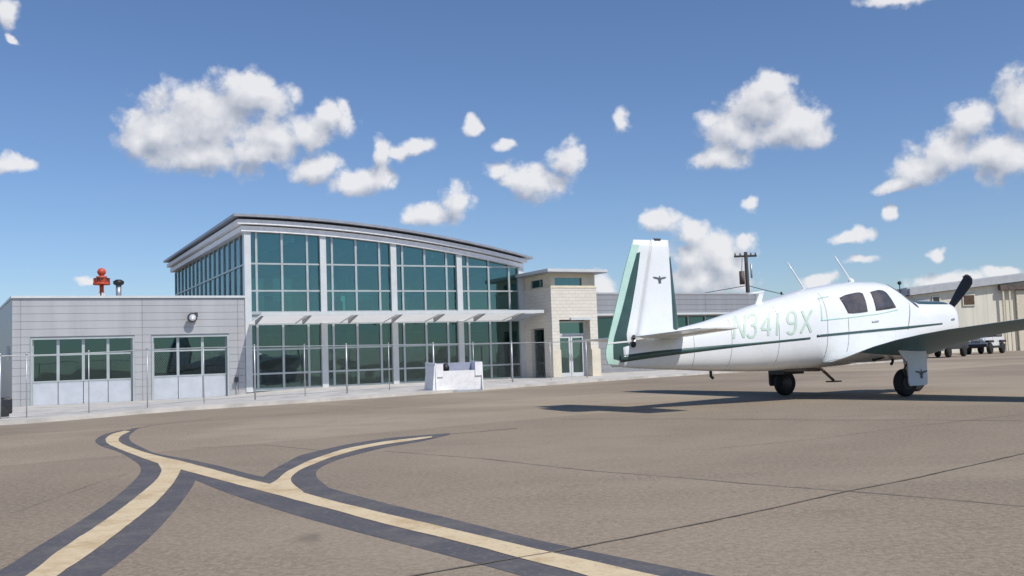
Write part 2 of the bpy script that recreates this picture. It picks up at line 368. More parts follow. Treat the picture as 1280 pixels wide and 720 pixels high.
# yellow lines
strip('taxiway_line', [(-30,758),(34,720),(75,687),(124,656),(165,626),(196,600),(203,588),(196,577)],
      [(10,764),(71,720),(112.5,692.5),(157,659),(195,629),(217,604),(224,592),(228,582)], .0032, M_yel, jitter=.006)
strip('taxiway_line', [(156,538.5),(139,542.5),(131,549),(134,555),(150,562),(176,572),(199,580),(225,587),(262,597),(300,607),(337,616.5),(375,627),(430,641),(480,656),(574,677),(641,696),(735,720),(810,741)],
      [(163,539.5),(152,544),(147,550),(152,555),(170,562),(185,567),(205,572),(225,576),(277,590),(319,601.5),(366,611.5),(405,624),(480,642),(574,664),(667,686),(780,711),(817,719),(900,738)], .0040, M_yel, 80, jitter=.006)
strip('taxiway_line', [(336,606),(346,601),(356,591),(386,576),(431,561),(480,552),(529,546.6),(540,545.4)],
      [(380,616),(364,604),(363,597),(375,587.5),(412,572.5),(450,561.5),(480,555.8),(529,549),(540,547)], .0048, M_yel, jitter=.005)
# sealed joints and cracks
def joint(pts, w=.035, z=.0009):
    g = resample([ground(*p) for p in pts], 60); rj = random.Random(len(pts)+int(pts[0][0])); vs = []
    for i, p in enumerate(g):
        d = g[min(i+1, 59)]-g[max(i-1, 0)]; nrm = np.array([-d[1], d[0]])/np.linalg.norm(d)
        p = p+nrm*rj.uniform(-.005, .005); ww = .8*w*rj.uniform(.5, 1.0)
        for s_ in (-1, 1):
            q = p+nrm*s_*ww/2; vs.append((q[0], q[1], gz(*q)+z))
    structure(MB().add(vs, [(2*i, 2*i+1, 2*i+3, 2*i+2) for i in range(59)]).build('pavement_joint', M_joint))
joint([(480,564),(600,573),(742,589),(850,597),(960,607),(1100,617),(1290,634)], .05)
joint([(440,735),(527,718),(607,705),(690,691),(739,682),(850,660),(960,637),(1047,617),(1135,600),(1290,565)], .03, .0055)
joint([(700,524),(860,523.5),(1000,525),(1150,525),(1290,526)], .06, .0019)
joint([(900,560),(1020,549),(1140,533),(1290,517)], .02, .0012)
joint([(529,546.6),(562,542.6),(600,539.5),(645,535.5)], .16, .0013)
joint([(166,537),(190,532),(220,528),(262,524)], .10, .0014)
joint([(240,560),(330,556),(430,566)], .03, .0016)
joint([(20,640),(120,604),(160,592)], .02, .0008)

# ------------------------------------------------------------------ building frame (x along the facade, y into the building)
A0 = (-10.62, 39.2, 0); BA = R(28)
def fworld(u, y, z): return (A0[0]+u*math.cos(BA)-y*math.sin(BA), A0[1]+u*math.sin(BA)+y*math.cos(BA), z)

# sidewalk in front of the building, curb 0.1
front = resample([(-19,15.5),(-14,19.4),(-11.2,21.7),(-6.9,25.2),(-4.6,27.6),(-2.5,30.2),(-.2,33.2),(3.1,37.6),(8.3,43.3),(14,49.5),(24,60)], 60)
mb = MB(); vt = []
for p in front:
    d = np.array([p[0]-A0[0], p[1]-A0[1]]); u_ = d[0]*math.cos(BA)+d[1]*math.sin(BA)
    q = fworld(u_, -.02 if u_ < 12 else 3.1, 0); z = gz(*p)
    vt += [(p[0], p[1], z-.02), (p[0], p[1], z+.09), (q[0], q[1], gz(q[0], q[1])+.09 if u_ > -1 else gz(q[0], q[1])+.06)]
mb.add(vt, [f for i in range(59) for f in ((3*i, 3*i+3, 3*i+4, 3*i+1), (3*i+1, 3*i+4, 3*i+5, 3*i+2))])
structure(mb.build('sidewalk', M_walk))

# ------------------------------------------------------------------ glass hall
hall = thing('terminal_hall', 'tall glass fronted terminal hall with a curved white banded roof', 'building', A0, BA)
zb = lambda u: 6.45-.0078*(u+.5)**2
zt = lambda u: 7.10-.0088*(u+.2)**2
U1 = 12.44; DEP = 17.2
def arc_layer(name, u0, u1, w, ft, fb, m_, depth=DEP+.3, parent=hall, n=26):
    us = np.linspace(u0, u1, n); mb = MB(); vs = []; fs = []
    for u_ in us: vs += [(u_, -w, fb(u_)), (u_, -w, ft(u_)), (u_, depth, ft(u_)), (u_, depth, fb(u_))]
    for i in range(n-1):
        for k in range(4): fs.append((4*i+k, 4*i+(k+1) % 4, 4*i+4+(k+1) % 4, 4*i+4+k))
    fs += [(0, 1, 2, 3), (4*n-1, 4*n-2, 4*n-3, 4*n-4)]
    mb.add(vs, fs); return mb.build(name, m_, parent)
T = lambda k: (lambda u: zt(u)+(zb(u)-zt(u))*k)
roof = arc_layer('roof', -.62, 12.85, .62, T(0), T(.16), M_roof)
arc_layer('roof_core', -.10, 12.5, .10, T(.17), T(.99), M_dark)  # dark colour paints in the shadow between roof edge and fascia bands
arc_layer('fascia_band', -.44, 12.62, .44, T(.30), T(.58), M_bin)
arc_layer('fascia_band', -.26, 12.54, .26, T(.66), T(1.0), M_bin)
# columns, mullions, transoms, panes of the front
cols = [0, 3.11, 6.22, 9.33, U1]
for c_ in cols:
    MB().box(c_-.13, c_+.13, -.16, .12, .02, zb(c_)-.003).build('column', M_white, hall)
muls = [.37,1.41,2.46,3.52,4.56,5.61,6.66,7.70,8.74,9.78,10.82,11.86]
rows_lo = [.10, .73, 1.70, 2.72]; rows_up = [3.18, 4.07, 5.17]
for c_ in muls:
    MB().box(c_-.045, c_+.045, -.06, .06, .10, 2.72).build('mullion', M_frame, hall)
    MB().box(c_-.045, c_+.045, -.06, .06, 3.18, zb(c_)+.02).build('mullion', M_frame, hall)
for z in rows_lo+rows_up:
    h = .035 if z not in (.10, 3.18) else .06
    for a, b2 in zip(cols[:-1], cols[1:]):
        MB().box(a+.131, b2-.131, -.063, .057, z-h, z+h).build('transom', M_frame, hall)
edges = sorted(cols+muls)
tiny = random.Random(5)
for i, (a, b2) in enumerate(zip(edges[:-1], edges[1:])):
    a_ = a+(.13 if a in cols else .045); b_ = b2-(.13 if b2 in cols else .045)
    dd = tiny.uniform(-.006, .006)
    for z0, z1 in ((.16, .695), (.765, 1.665), (1.735, 2.685), (3.24, 4.035), (4.105, 5.135)):
        d2 = tiny.uniform(-.004, .004); gm_ = M_glassd if z1 < 3 else M_glass
        MB().hexa([(a_,-.005+dd,z0),(b_,-.005-dd,z0),(b_,.005-dd,z0),(a_,.005+dd,z0),(a_,-.005+dd+d2,z1),(b_,-.005-dd+d2,z1),(b_,.005-dd+d2,z1),(a_,.005+dd+d2,z1)]).build('glass_pane', gm_, hall)
    MB().hexa([(a_,-.005,5.205),(b_,-.005,5.205),(b_,.005,5.205),(a_,.005,5.205),(a_,-.005,zb(a_)+.03),(b_,-.005,zb(b_)+.03),(b_,.005,zb(b_)+.03),(a_,.005,zb(a_)+.03)]).build('glass_pane', M_glass, hall)
# spandrel between the storeys and left face
MB().box(.131, U1-.131, .02, .22, 2.755, 3.12).build('spandrel', M_frame, hall)
nd = 16
for k in range(1, nd+1):
    y_ = k*DEP/nd
    MB().box(-.06, .06, y_-.04, y_+.04, 3.9, 6.40).build('mullion', M_frame, hall)
    for z0, z1 in ((3.95, 5.13), (5.20, 6.40)):
        MB().box(-.006, .006, y_-DEP/nd+.04, y_-.04, z0, z1).build('glass_pane', M_glass, hall)
MB().box(-.055, .055, .12, DEP, 5.13, 5.20).build('transom', M_frame, hall)
MB().box(-.1, .1, .12, DEP, -.1, 3.9).build('side_wall', M_panel, hall)
MB().box(-.1, U1+.1, DEP, DEP+.2, -.1, 4.15).build('back_wall', M_in, hall)
bwx = [0, 1.2, 2.9, 3.5, 5.2, 5.8, 7.5, 9.2, 10.4, U1]
for a, b2 in ((0,1.2),(2.9,3.5),(5.2,5.8),(7.5,9.2),(10.4,U1)): MB().prism([(a,4.15),(b2,4.15),(b2,zb(b2)+.03),(a,zb(a)+.03)], DEP, DEP+.2).build('back_wall', M_in, hall)
for a, b2 in ((1.2,2.9),(3.5,5.2),(5.8,7.5),(9.2,10.4)):
    MB().prism([(a,5.25),(b2,5.25),(b2,zb(b2)+.03),(a,zb(a)+.03)], DEP, DEP+.2).build('back_wall', M_in, hall)
    MB().box(a, b2, DEP+.08, DEP+.09, 4.15, 5.25).build('glass_pane', M_glassd, hall)
# right end and interior
MB().box(U1-.05, U1+.1, .13, DEP, -.1, 5.1).build('side_wall', M_panel, hall)
MB().box(.12, U1-.06, .24, DEP-.02, -.05, .06).build('floor', M_infl, hall)
MB().box(.12, U1-.06, 1.3, DEP-.02, 2.80, 3.10).build('upper_floor', M_in, hall)
for a, b2, y_, t_, m_ in ((.25,1.15,2.0,4.75,M_white),(1.55,2.35,2.0,4.75,M_white),(2.36,2.9,2.6,4.2,M_in),(3.4,4.35,2.2,4.6,M_white),(4.75,6.0,1.8,4.3,M_white),(7.0,8.2,3.2,4.3,M_in),(10.0,10.8,2.4,4.2,M_in)):
    MB().box(a, b2, y_, y_+.1, 3.11, t_).build('partition', m_, hall)  # upstairs partitions added close to the glass to catch sun and brighten the panes
for a in (1.3, 3.9, 5.2, 7.6, 9.0): MB().box(a, a+.55, 1.5, 1.75, 3.11, 3.75).build('cabinet', M_inc, hall)
for x_ in (2.0, 5.2, 8.3, 11.2): MB().box(x_-.06, x_+.06, .4, DEP-.1, zb(x_)-.28, zb(x_)-.06).build('roof_beam', M_white, hall)
for x_ in (1.0, 3.9, 7.2, 10.2): MB().box(x_, x_+.9, 1.2, 1.5, 2.3, 2.36).build('ceiling_lamp', M_white, hall)
MB().box(.12, 7.4, 8.6, 8.8, .07, 2.74).build('partition', M_in, hall)
MB().box(.6, 7.0, 9.6, 9.8, 3.11, 5.3).build('partition', M_in, hall)
MB().box(8.6, 12.3, 7.2, 7.4, 3.11, 4.9).build('partition', M_in, hall)
for x_ in (3.1, 6.2, 9.3):
    for y_ in (1.1, 6.0): MB().tube([(x_, y_, .07), (x_, y_, 5.2)], .14, 12).build('inner_column', M_white, hall)
MB().box(8.2, 11.2, 5.0, 5.7, .07, 1.05).build('reception_desk', M_inc, hall)
for x_ in (1.2, 2.2, 4.2, 5.2, 6.8):
    MB().box(x_, x_+.7, 2.2, 2.9, .07, .45).box(x_, x_+.7, 2.8, 2.95, .45, .85).build('lobby_seat', M_inc, hall)
for x_ in (1.0, 2.6, 4.2, 5.8, 9.4, 11.0):
    MB().box(x_, x_+1.1, 9.4 if x_ < 8 else 7.1, 9.6 if x_ < 8 else 7.2, 3.3, 4.6).build('inner_panel', M_dark if x_ in (2.6, 9.4) else M_white, hall)
MB().tube([(.14, 1.34, 4.0), (12.3, 1.34, 4.0)], .03).build('handrail', M_steel, hall)
# canopy between the storeys
W = 2.2
cw = thing('entrance_canopy', 'long thin white canopy running across the glass hall between its storeys', 'canopy', A0, BA)
segs = [.02, 1.9, 3.8, 5.7, 7.6, 9.5, 11.4, 12.36]
for a, b2 in zip(segs[:-1], segs[1:]):
    MB().hexa([(b2-.04,-.17,2.71),(b2,-.17,2.71),(b2,-W,3.0),(b2-.04,-W,3.0),(b2-.04,-.17,2.76),(b2,-.17,2.76),(b2,-W,3.05),(b2-.04,-W,3.05)]).build('canopy_rib', M_white, cw)
    _ = MB().hexa([(a,-.17,2.70),(b2-.02,-.17,2.70),(b2-.02,-W,2.99),(a,-W,2.99),(a,-.17,2.76),(b2-.02,-.17,2.76),(b2-.02,-W,3.05),(a,-W,3.05)]) if False else MB().add([(a,-.17,2.74),(b2-.04,-.17,2.74),(b2-.04,-W,3.03),(a,-W,3.03)], [(0,1,2,3)]).build('canopy_panel', M_poly, cw)
MB().box(0, 12.38, -W-.06, -W-.001, 2.94, 3.08).build('fascia', M_white, cw)
for a in segs[:-1]:
    x_ = a+.03
    MB().hexa([(x_,-1.0,2.66),(x_+.07,-1.0,2.66),(x_+.07,-W+.02,2.95),(x_,-W+.02,2.95),(x_,-1.0,2.83),(x_+.07,-1.0,2.83),(x_+.07,-W+.02,2.985),(x_,-W+.02,2.985)]).build('bracket', M_roof, cw)

# ------------------------------------------------------------------ garage wing
gar = thing('garage_wing', 'low light grey metal panelled garage wing with two glazed doors', 'building', A0, BA)
G0, G1, GT, GF, GB = -8.41, -.14, 3.87, -.15, -.19   # left, right, top, front y, base z
d1 = (-7.80, -4.30, -.17, 2.30); d2 = (-3.66, -.80, -.13, 2.29)
MB().box(G0+.06, d1[0]-.12, GF+.06, .2, GB, GT-.1).box(d1[1]+.06, d2[0]-.06, GF+.06, .2, GB, GT-.1).box(d2[1]+.06, -.11, GF+.06, .2, GB, GT-.1)\
    .box(d1[0]-.12, d1[1]+.06, GF+.06, .2, d1[3]+.04, GT-.1).box(d2[0]-.06, d2[1]+.06, GF+.06, .2, d2[3]+.04, GT-.1).build('wall', M_panel, gar)
MB().hexa([(G0+.01,GF+.06,GB-.1),(G0+.2,GF+.06,GB-.1),(G0-.75,18,GB-.1),(G0-.95,18,GB-.1),(G0+.01,GF+.06,GT-.1),(G0+.2,GF+.06,GT-.1),(G0-.75,18,GT-.1),(G0-.95,18,GT-.1)]).box(G0+.2, -.12, 9.3, 9.5, GB, GT-.1).build('side_wall', M_roof, gar)  # darker grey than the front panels puts this side's shade into the colour
MB().box(G0+.21, -.12, .21, 9.29, GT-.35, GT-.2).build('roof', M_roof, gar)
MB().hexa([(G0-.03,GF-.05,GT-.09),(-.14,GF-.05,GT-.09),(-.14,9.52,GT-.09),(G0-.5,9.52,GT-.09),(G0-.03,GF-.05,GT),(-.14,GF-.05,GT),(-.14,9.52,GT),(G0-.5,9.52,GT)]).hexa([(G0-.5,9.523,GT-.09),(G0-.2,9.523,GT-.09),(G0-.7,18,GT-.09),(G0-1.0,18,GT-.09),(G0-.5,9.523,GT),(G0-.2,9.523,GT),(G0-.7,18,GT),(G0-1.0,18,GT)]).build('parapet_cap', M_white, gar)
MB().box(G0+.21, -.12, 5.5, 5.6, GB, GT-.36).build('inner_wall', M_inc, gar)
MB().box(G0+.21, -.12, .21, 5.5, GB-.02, GB+.02).build('floor', M_inc, gar)
ph = .279; rz = random.Random(9)
rowsz = []; z = GT-.10
while z-ph > GB+.02: rowsz.append((z-ph+.007, z-.007)); z -= ph
rowsz.append((GB+.005, z-.007))
vx = [G0, -8.13, -4.0, -.43, G1]
def panel(x0, x1, z0, z1):
    if x1-x0 < .05 or z1-z0 < .03: return
    o = rz.uniform(-.003, .003)
    bevel(MB().box(x0+.003, x1-.003, GF+.02+o, GF+.058, z0-.003, z1+.003).build('wall_panel', M_panel, gar), .006, 1)
for (z0, z1) in rowsz:
    for a, b2 in zip(vx[:-1], vx[1:]):
        spans = [(a, b2)]
        for dd in (d1, d2):
            if z0 < dd[3]-.05:
                ns = []
                for (p, q) in spans:
                    if dd[0] < q and dd[1] > p:
                        if dd[0] > p: ns.append((p, dd[0]-.02))
                        if dd[1] < q: ns.append((dd[1]+.02, q))
                    else: ns.append((p, q))
                spans = ns
        for p, q in spans: panel(p, q, z0, z1)
for (x0, x1, z0, z1), npn in ((d1, 4), (d2, 3)):
    dr = MB().box(x0-.02, x0+.05, GF-.01, .1, z0, z1+.03).box(x1-.05, x1+.02, GF-.01, .1, z0, z1+.03).box(x0+.05, x1-.05, GF-.01, .1, z1-.03, z1+.03)\
        .build('garage_door', M_frame, gar)
    pw = (x1-x0-.1)/npn; yv = .02
    zr = [z0+.02, z0+.93, z0+1.88, z1-.035]
    for k in range(npn):
        a, b2 = x0+.05+k*pw, x0+.05+(k+1)*pw
        MB().box(a+.012, b2-.012, yv-.01, yv+.04, zr[0], zr[1]-.05).build('door_panel', M_gdoor, dr)
        for zz0, zz1 in ((zr[1], zr[2]-.03), (zr[2]+.03, zr[3])):
            MB().box(a+.05, b2-.05, yv+.01, yv+.02, zz0, zz1).build('glass_pane', M_glassd, dr)
    for k in range(npn+1):
        a = x0+.05+k*pw
        MB().box(a-.05, a+.05, yv-.02, yv+.03, zr[1]-.04, zr[3]).build('door_stile', M_frame, dr)
    for zz in (zr[1]-.02, zr[2]):
        MB().box(x0+.05, x1-.05, yv-.026, yv+.034, zz-.03, zz+.03).build('door_rail', M_frame, dr)
# roof vent, flood light
vt_ = thing('vent_pipe', 'grey vent pipe with a dark cap on the garage roof', 'vent', fworld(-4.55, 2.5, GT-.2), BA)
MB().tube([(0,0,0),(0,0,.82)], .105, 14).build('pipe', M_roof, vt_); MB().lathe([(.06,.78),(.20,.86),(.21,.97),(.1,1.04)]).build('cap', M_black, vt_)
fl = thing('wall_floodlight', 'round dark floodlight mounted above the right garage door', 'light', fworld(-2.21, GF, 3.0), BA)
MB().tube([(0,0,0),(0,-.16,.02)], .05, 8).build('arm', M_dark, fl)
MB().lathe([(.06,-.12),(.16,-.16),(.19,-.26),(.17,-.30)], axis='y').build('housing', M_dark, fl)
MB().lathe([(.0,-.305),(.13,-.305),(.13,-.315),(.0,-.315)], o=(.0,0,.0), axis='y').build('lens', M_light, fl)
MB().box(.1, .22, -.2, -.1, .02, .2).build('sensor', M_dark, fl)
sp_ = thing('hose_tap', 'small dark utility box low on the grey wall beside the right garage door', 'utility box', fworld(-.52, GF, .55), BA)
MB().box(-.06, .06, -.1, .0, -.1, .1).build('box', M_dark, sp_); MB().tube([(0, -.05, -.1), (0, -.05, -.6)], .015, 6).build('conduit', M_steel, sp_)

# ------------------------------------------------------------------ stone entrance tower
tw = thing('stone_entrance', 'pale limestone entrance block with flat roof and double glass doors', 'building', A0, BA)
TX0, TX1, TY, TB = 12.56, 14.92, -2.6, 3.0
o0, o1, oz = 12.93, 14.52, 2.62
zs = 4.05
st_ = MB()
MB().box(TX0, o0, TY, TY+.6, 0, zs).build('stone_pier', M_stone, tw)
MB().box(o1, TX1, TY, TY+.6, 0, zs).build('stone_pier', M_stone, tw)
MB().box(o0, o1, TY, TY+.6, oz, zs).build('stone_lintel', M_stone, tw)
MB().box(TX0-.05, o0-.002, TY-.07, TY-.002, 0, 1.3).build('plinth', M_stucco, tw)
MB().box(o1+.002, TX1+.05, TY-.07, TY-.002, 0, 1.3).build('plinth', M_stucco, tw)
# left face with opening
lw0, lw1, lz = TY+.72, TY+1.9, 2.3
MB().box(TX0, TX0+.3, TY+.6, lw0, 0, zs).box(TX0, TX0+.3, lw1, TB, 0, zs).box(TX0, TX0+.3, lw0, lw1, lz, zs).build('side_wall', M_stone, tw)
f_ = MB().box(TX0+.14, TX0+.2, lw0, lw0+.06, .05, lz).box(TX0+.14, TX0+.2, lw1-.06, lw1, .05, lz).box(TX0+.14, TX0+.2, lw0+.06, lw1-.06, lz-.06, lz).box(TX0+.14, TX0+.2, lw0+.06, lw1-.06, .05, .12).build('side_window', M_roof, tw)
MB().box(TX0+.16, TX0+.17, lw0+.06, lw1-.06, .12, lz-.06).build('glass_pane', M_glassd, f_)
MB().box(TX1-.3, TX1, TY+.6, TB, 0, zs).build('side_wall', M_stone, tw)
MB().box(TX0+.3, TX1-.3, TB-.3, TB, 0, zs).build('back_wall', M_in, tw)
MB().box(TX0+.3, TX1-.3, TY+.6, TB-.3, 2.75, 2.85).build('ceiling', M_in, tw)
MB().box(TX0+.3, TX1-.3, TY+.05, TB-.3, -.03, .05).build('floor', M_infl, tw)
MB().box(TX0+1.2, TX0+1.3, TY+2.2, TB-.3, .05, 2.7).build('inner_wall', M_dark, tw)
# stucco band with clerestory windows
b0, b1, c0_, c1_ = zs, 4.70, 4.13, 4.47
MB().box(TX0+.04, 12.80, TY+.04, TY+.3, b0, b1).box(14.20, TX1-.04, TY+.04, TY+.3, b0, b1).box(12.80, 14.20, TY+.04, TY+.3, b0, c0_).box(12.80, 14.20, TY+.04, TY+.3, c1_, b1).build('stucco_band', M_stucco, tw)
MB().box(TX0+.04, TX0+.3, TY+.3, TY+.75, b0, b1).box(TX0+.04, TX0+.3, TY+1.85, TB, b0, b1).box(TX0+.04, TX0+.3, TY+.75, TY+1.85, b0, c0_).box(TX0+.04, TX0+.3, TY+.75, TY+1.85, c1_, b1).build('stucco_band', M_stucco, tw)
MB().box(TX1-.3, TX1-.04, TY+.3, TB, b0, b1).build('stucco_band', M_stucco, tw)
MB().box(12.80, 14.20, TY+.12, TY+.13, c0_, c1_).build('clerestory_window', M_glass, tw)
MB().box(TX0+.12, TX0+.13, TY+.75, TY+1.85, c0_, c1_).build('clerestory_window', M_glass, tw)
MB().box(TX0-.02, TX1+.02, TY-.02, TB, zs-.03, zs+.03).build('string_course', M_stucco, tw)
r_ = MB().box(TX0-.35, TX1+.38, TY-.4, TB, b1, b1+.13).build('roof', M_white, tw)
MB().box(TX0-.33, TX1+.36, TY-.38, TB, b1-.03, b1-.001).build('soffit', M_roof, r_)
# recessed entrance
ry = TY+.42
MB().box(o0+.55, o1+.02, TY-.12, TY-.003, oz-.03, oz+.09).build('header', M_white, tw)
fr_ = MB().box(o0, o0+.09, ry, ry+.1, .05, oz-.05).box(o1-.09, o1, ry, ry+.1, .05, oz-.05).box(o0+.09, o1-.09, ry, ry+.1, oz-.12, oz-.05).box(o0+.09, o1-.09, ry, ry+.1, 1.92, 2.02).build('door_frame', M_white, tw)
MB().box(o0+.09, o1-.09, ry+.045, ry+.055, 2.02, oz-.12).build('glass_pane', M_glass, fr_)
mid = (o0+o1)/2
for a, b2, hs in ((o0+.1, mid-.01, 1), (mid+.01, o1-.1, -1)):
    d_ = MB().box(a, a+.09, ry+.01, ry+.07, .06, 1.91).box(b2-.09, b2, ry+.01, ry+.07, .06, 1.91).box(a+.09, b2-.09, ry+.01, ry+.07, 1.82, 1.91).box(a+.09, b2-.09, ry+.01, ry+.07, .06, .28).build('door', M_white, tw)
    MB().box(a+.09, b2-.09, ry+.035, ry+.045, .28, 1.82).build('glass_pane', M_glass, d_)
    hx = b2-.045 if hs == 1 else a+.045
    MB().tube([(hx, ry-.03, .8), (hx, ry-.03, 1.15)], .013, 6).build('handle', M_steel, d_)

# ------------------------------------------------------------------ office wing on the right
ow = thing('office_wing', 'long low grey office wing behind the aircraft, right of the stone entrance', 'building', A0, BA)
OX0, OX1, OY, OT = 14.96, 29.5, 3.15, 4.25
w0, w1 = 1.75, 2.95
MB().box(OX0, OX1, OY+.06, OY+.3, -.1, w0).box(OX0, OX1, OY+.06, OY+.3, w1, OT-.1).build('wall', M_panel2, ow)
MB().box(OX0, OX1, OY-.03, OY+12, OT-.1, OT).build('parapet_cap', M_panel, ow)
MB().box(OX1-.2, OX1, OY+.3, OY+12, -.1, OT-.1).box(OX0, OX1, OY+11.8, OY+12, -.1, OT-.1).build('side_wall', M_panel2, ow)
MB().box(OX0, OX1-.2, OY+4, OY+4.1, -.1, 3.9).build('inner_wall', M_in, ow)
MB().box(OX0, OX1-.2, OY+.3, OY+11.7, 3.9, 4.0).build('roof', M_roof, ow)
x_ = OX0
pm = {}
while x_ < OX1-.1:
    xe = min(x_+3.6, OX1)
    z = OT-.1
    while z > -.05:
        zl = z-.28
        if not (zl < w1 and z > w0):
            key = round(xe-x_, 2)
            if key not in pm: pm[key] = MB().box(.006, xe-x_-.006, 0, .058, .006, .274).mesh('wall_panel', M_panel2)
            o = bpy.data.objects.new('wall_panel', pm[key]); C.objects.link(o); o.parent = ow; o.location = (x_, OY+rz.uniform(-.003, .003), zl)
        z -= .28
    x_ = xe
k = OX0
while k < OX1-.3:
    MB().box(k+.03, k+1.17, OY+.15, OY+.16, w0+.03, w1-.03).build('glass_pane', M_glassd, ow)
    MB().box(k-.03, k+.03, OY+.05, OY+.2, w0, w1).build('mullion', M_frame, ow)
    k += 1.2
MB().box(OX0, OX1-.3, OY-.9, OY-.005, w1+.06, w1+.16).build('sunshade', M_white, ow)

# ------------------------------------------------------------------ far right hangar and low building
def quad_house(name, label, p0, p1, hgt, depth, wallm, roofm, rise, cat='building'):
    dx, dy = p1[0]-p0[0], p1[1]-p0[1]; ln = math.hypot(dx, dy); a = math.atan2(dy, dx)
    t_ = thing(name, label, cat, (p0[0], p0[1], 0), a)
    MB().box(0, ln, 0, depth, 0, hgt).build('wall', wallm, t_)
    e_ = .3
    y0, ym, y1 = -.35, depth/2, depth+.35
    MB().add([(-e_,y0,hgt-.02),(ln+e_,y0,hgt-.02),(ln+e_,y1,hgt-.02),(-e_,y1,hgt-.02),(-e_,y0,hgt+.12),(ln+e_,y0,hgt+.12),(ln+e_,ym,hgt+rise),(-e_,ym,hgt+rise),(-e_,y1,hgt+.12),(ln+e_,y1,hgt+.12)],
             [(0,1,2,3),(0,1,5,4),(4,5,6,7),(7,6,9,8),(8,9,2,3),(0,4,7,8,3),(1,5,6,9,2)]).build('roof', roofm, t_)
    return t_, ln
HX0, HY = 40.9, 100.0
hg = thing('hangar', 'long cream metal hangar with pale roof trim at the far right', 'building', (HX0, HY, 0))
PK = 29.0; ez_, pz_ = 6.0, 6.0+29*.092
MB().prism([(0,-.02),(2*PK,-.02),(2*PK,ez_),(PK,pz_),(0,ez_)], 0, 40).build('wall', M_cream, hg)
MB().prism([(-.5,ez_-.02),(PK,pz_+.03),(2*PK+.5,ez_-.02),(2*PK+.5,ez_+.68),(PK,pz_+.75),(-.5,ez_+.68)], -.55, -.062).build('barge_board', M_hroof, hg)
MB().prism([(-.6,ez_+.02),(PK,pz_+.06),(2*PK+.6,ez_+.02),(2*PK+.6,ez_+.8),(PK,pz_+.86),(-.6,ez_+.8)], -.061, 40.4).build('roof', M_hroof, hg)
for k in range(14):
    x0 = k*1.5
    MB().add([(x0+.006,-.016,0),(x0+1.494,-.016,0),(x0+1.48,-.016,ez_+(x0+1.48)*.092-.03),(x0+.02,-.016,ez_+(x0+.02)*.092-.03),(x0+.02,-.002,0),(x0+1.48,-.002,0),(x0+1.48,-.002,ez_+(x0+1.48)*.092-.03),(x0+.02,-.002,ez_+(x0+.02)*.092-.03)],
             [(0,1,2,3),(0,1,5,4),(1,2,6,5),(2,3,7,6),(3,0,4,7)]).build('wall_panel', M_cream, hg)
def hwin(x0, x1, z0, z1, m_):
    f_ = MB().box(x0-.12, x1+.12, -.14, -.055, z0-.12, z1+.12).build('window', M_cream, hg)
    MB().box(x0, x1, -.17, -.143, z0, z1).build('pane', m_, f_)
hwin(5.1, 6.15, 4.85, 5.8, M_brown); hwin(.25, 1.5, 5.15, 5.6, M_hroof); hwin(2.0, 2.6, 4.95, 5.7, M_dark)
MB().box(8.7, 22, -.6, -.06, 6.2, 6.72).build('door_track', M_grime, hg)
for x_ in (8.9, 9.55): MB().box(x_, x_+.16, -.5, -.34, 0, 6.19).build('track_post', M_stucco, hg)
for x_ in (10.4, 13.4, 16.4): MB().box(x_, x_+2.95, -.3, -.12, 0, 6.1).build('door_leaf', M_stucco, hg)
bs_ = thing('storage_shed', 'dark brown shed seen past the aircraft windshield', 'shed', (37.6, 96, 0), R(-10))
MB().box(-.75, .75, 0, 4, 0, 4.9).build('wall', M_brown, bs_); MB().prism([(-.85, 4.9), (.85, 4.9), (0, 5.2)], -.2, 4.2).build('roof', M_grime, bs_)
mp_ = thing('roof_mast', 'thin dark mast rising beyond the aircraft windshield', 'mast', (40.2, 101.5, 0))
MB().tube([(0,0,0),(0,0,7.3)], [.08,.05], 8).build('pole', M_pole, mp_); MB().lathe([(.05,7.2),(.2,7.3),(.2,7.5),(.05,7.6)]).build('lamp_head', M_pole, mp_)
rv = thing('roof_ventilator', 'small dark ventilator on the roof of the cream hangar', 'vent', (47.9, 103, 7.65))
MB().lathe([(.25,0),(.25,.12),(.45,.25),(.1,.5)], n=14).build('cowl', M_dark, rv); MB().lathe([(.2,-.6),(.2,0)], n=10).build('neck', M_steel, rv)

# ------------------------------------------------------------------ utility pole with wires
pw_d = 96.0
def at(px, py, Y): d = ray(px, py); t_ = Y/d[1]; return (d[0]*t_, Y, CAM_H+d[2]*t_)
pt, pb = at(932, 315, pw_d), at(935, 366, pw_d)
up_ = thing('utility_pole', 'dark wooden utility pole with crossarm and transformer behind the aircraft', 'utility pole', (pt[0], pw_d, 0))
HT = pt[2]
MB().tube([(.05,0,0),(0,0,HT)], [.26,.17], 10).build('pole', M_pole, up_)
MB().box(-1.15, 1.05, -.1, .1, HT-.5, HT-.32).build('crossarm', M_pole, up_)
for x_ in (-1.05, -.55, .5, .95): MB().lathe([(.05,0),(.09,.08),(.04,.16),(.08,.24)], o=(x_, 0, HT-.32), n=8).build('insulator', M_grime, up_)
MB().tube([(-.55,-.3,HT-3.2),(-.55,-.3,HT-1.9)], .26, 12).build('transformer', M_grime, up_)
MB().tube([(-.55,-.3,HT-1.9),(-.4,-.1,HT-.6)], .03, 6).build('drop_lead', M_pole, up_)
MB().tube([(.42,-.2,HT-2.6),(.42,-.2,HT-1.2)], .09, 8).build('conduit', M_steel, up_)
for k, (sx, ex, ez) in enumerate(((-1, -26, 5.2), (1, 14, 5.3))):
    pts = []
    for i in range(13):
        s_ = i/12; pts.append((pt[0]+s_*ex, pw_d+s_*4*sx, HT-3.3+(ez-HT+3.3)*s_-1.2*4*s_*(1-s_)*.4))
    tag(MB().tube(pts, .035, 5).build('power_line', M_pole), 'dark cable sloping down to the %s from the utility pole' % ('left' if k == 0 else 'right'), 'cable')

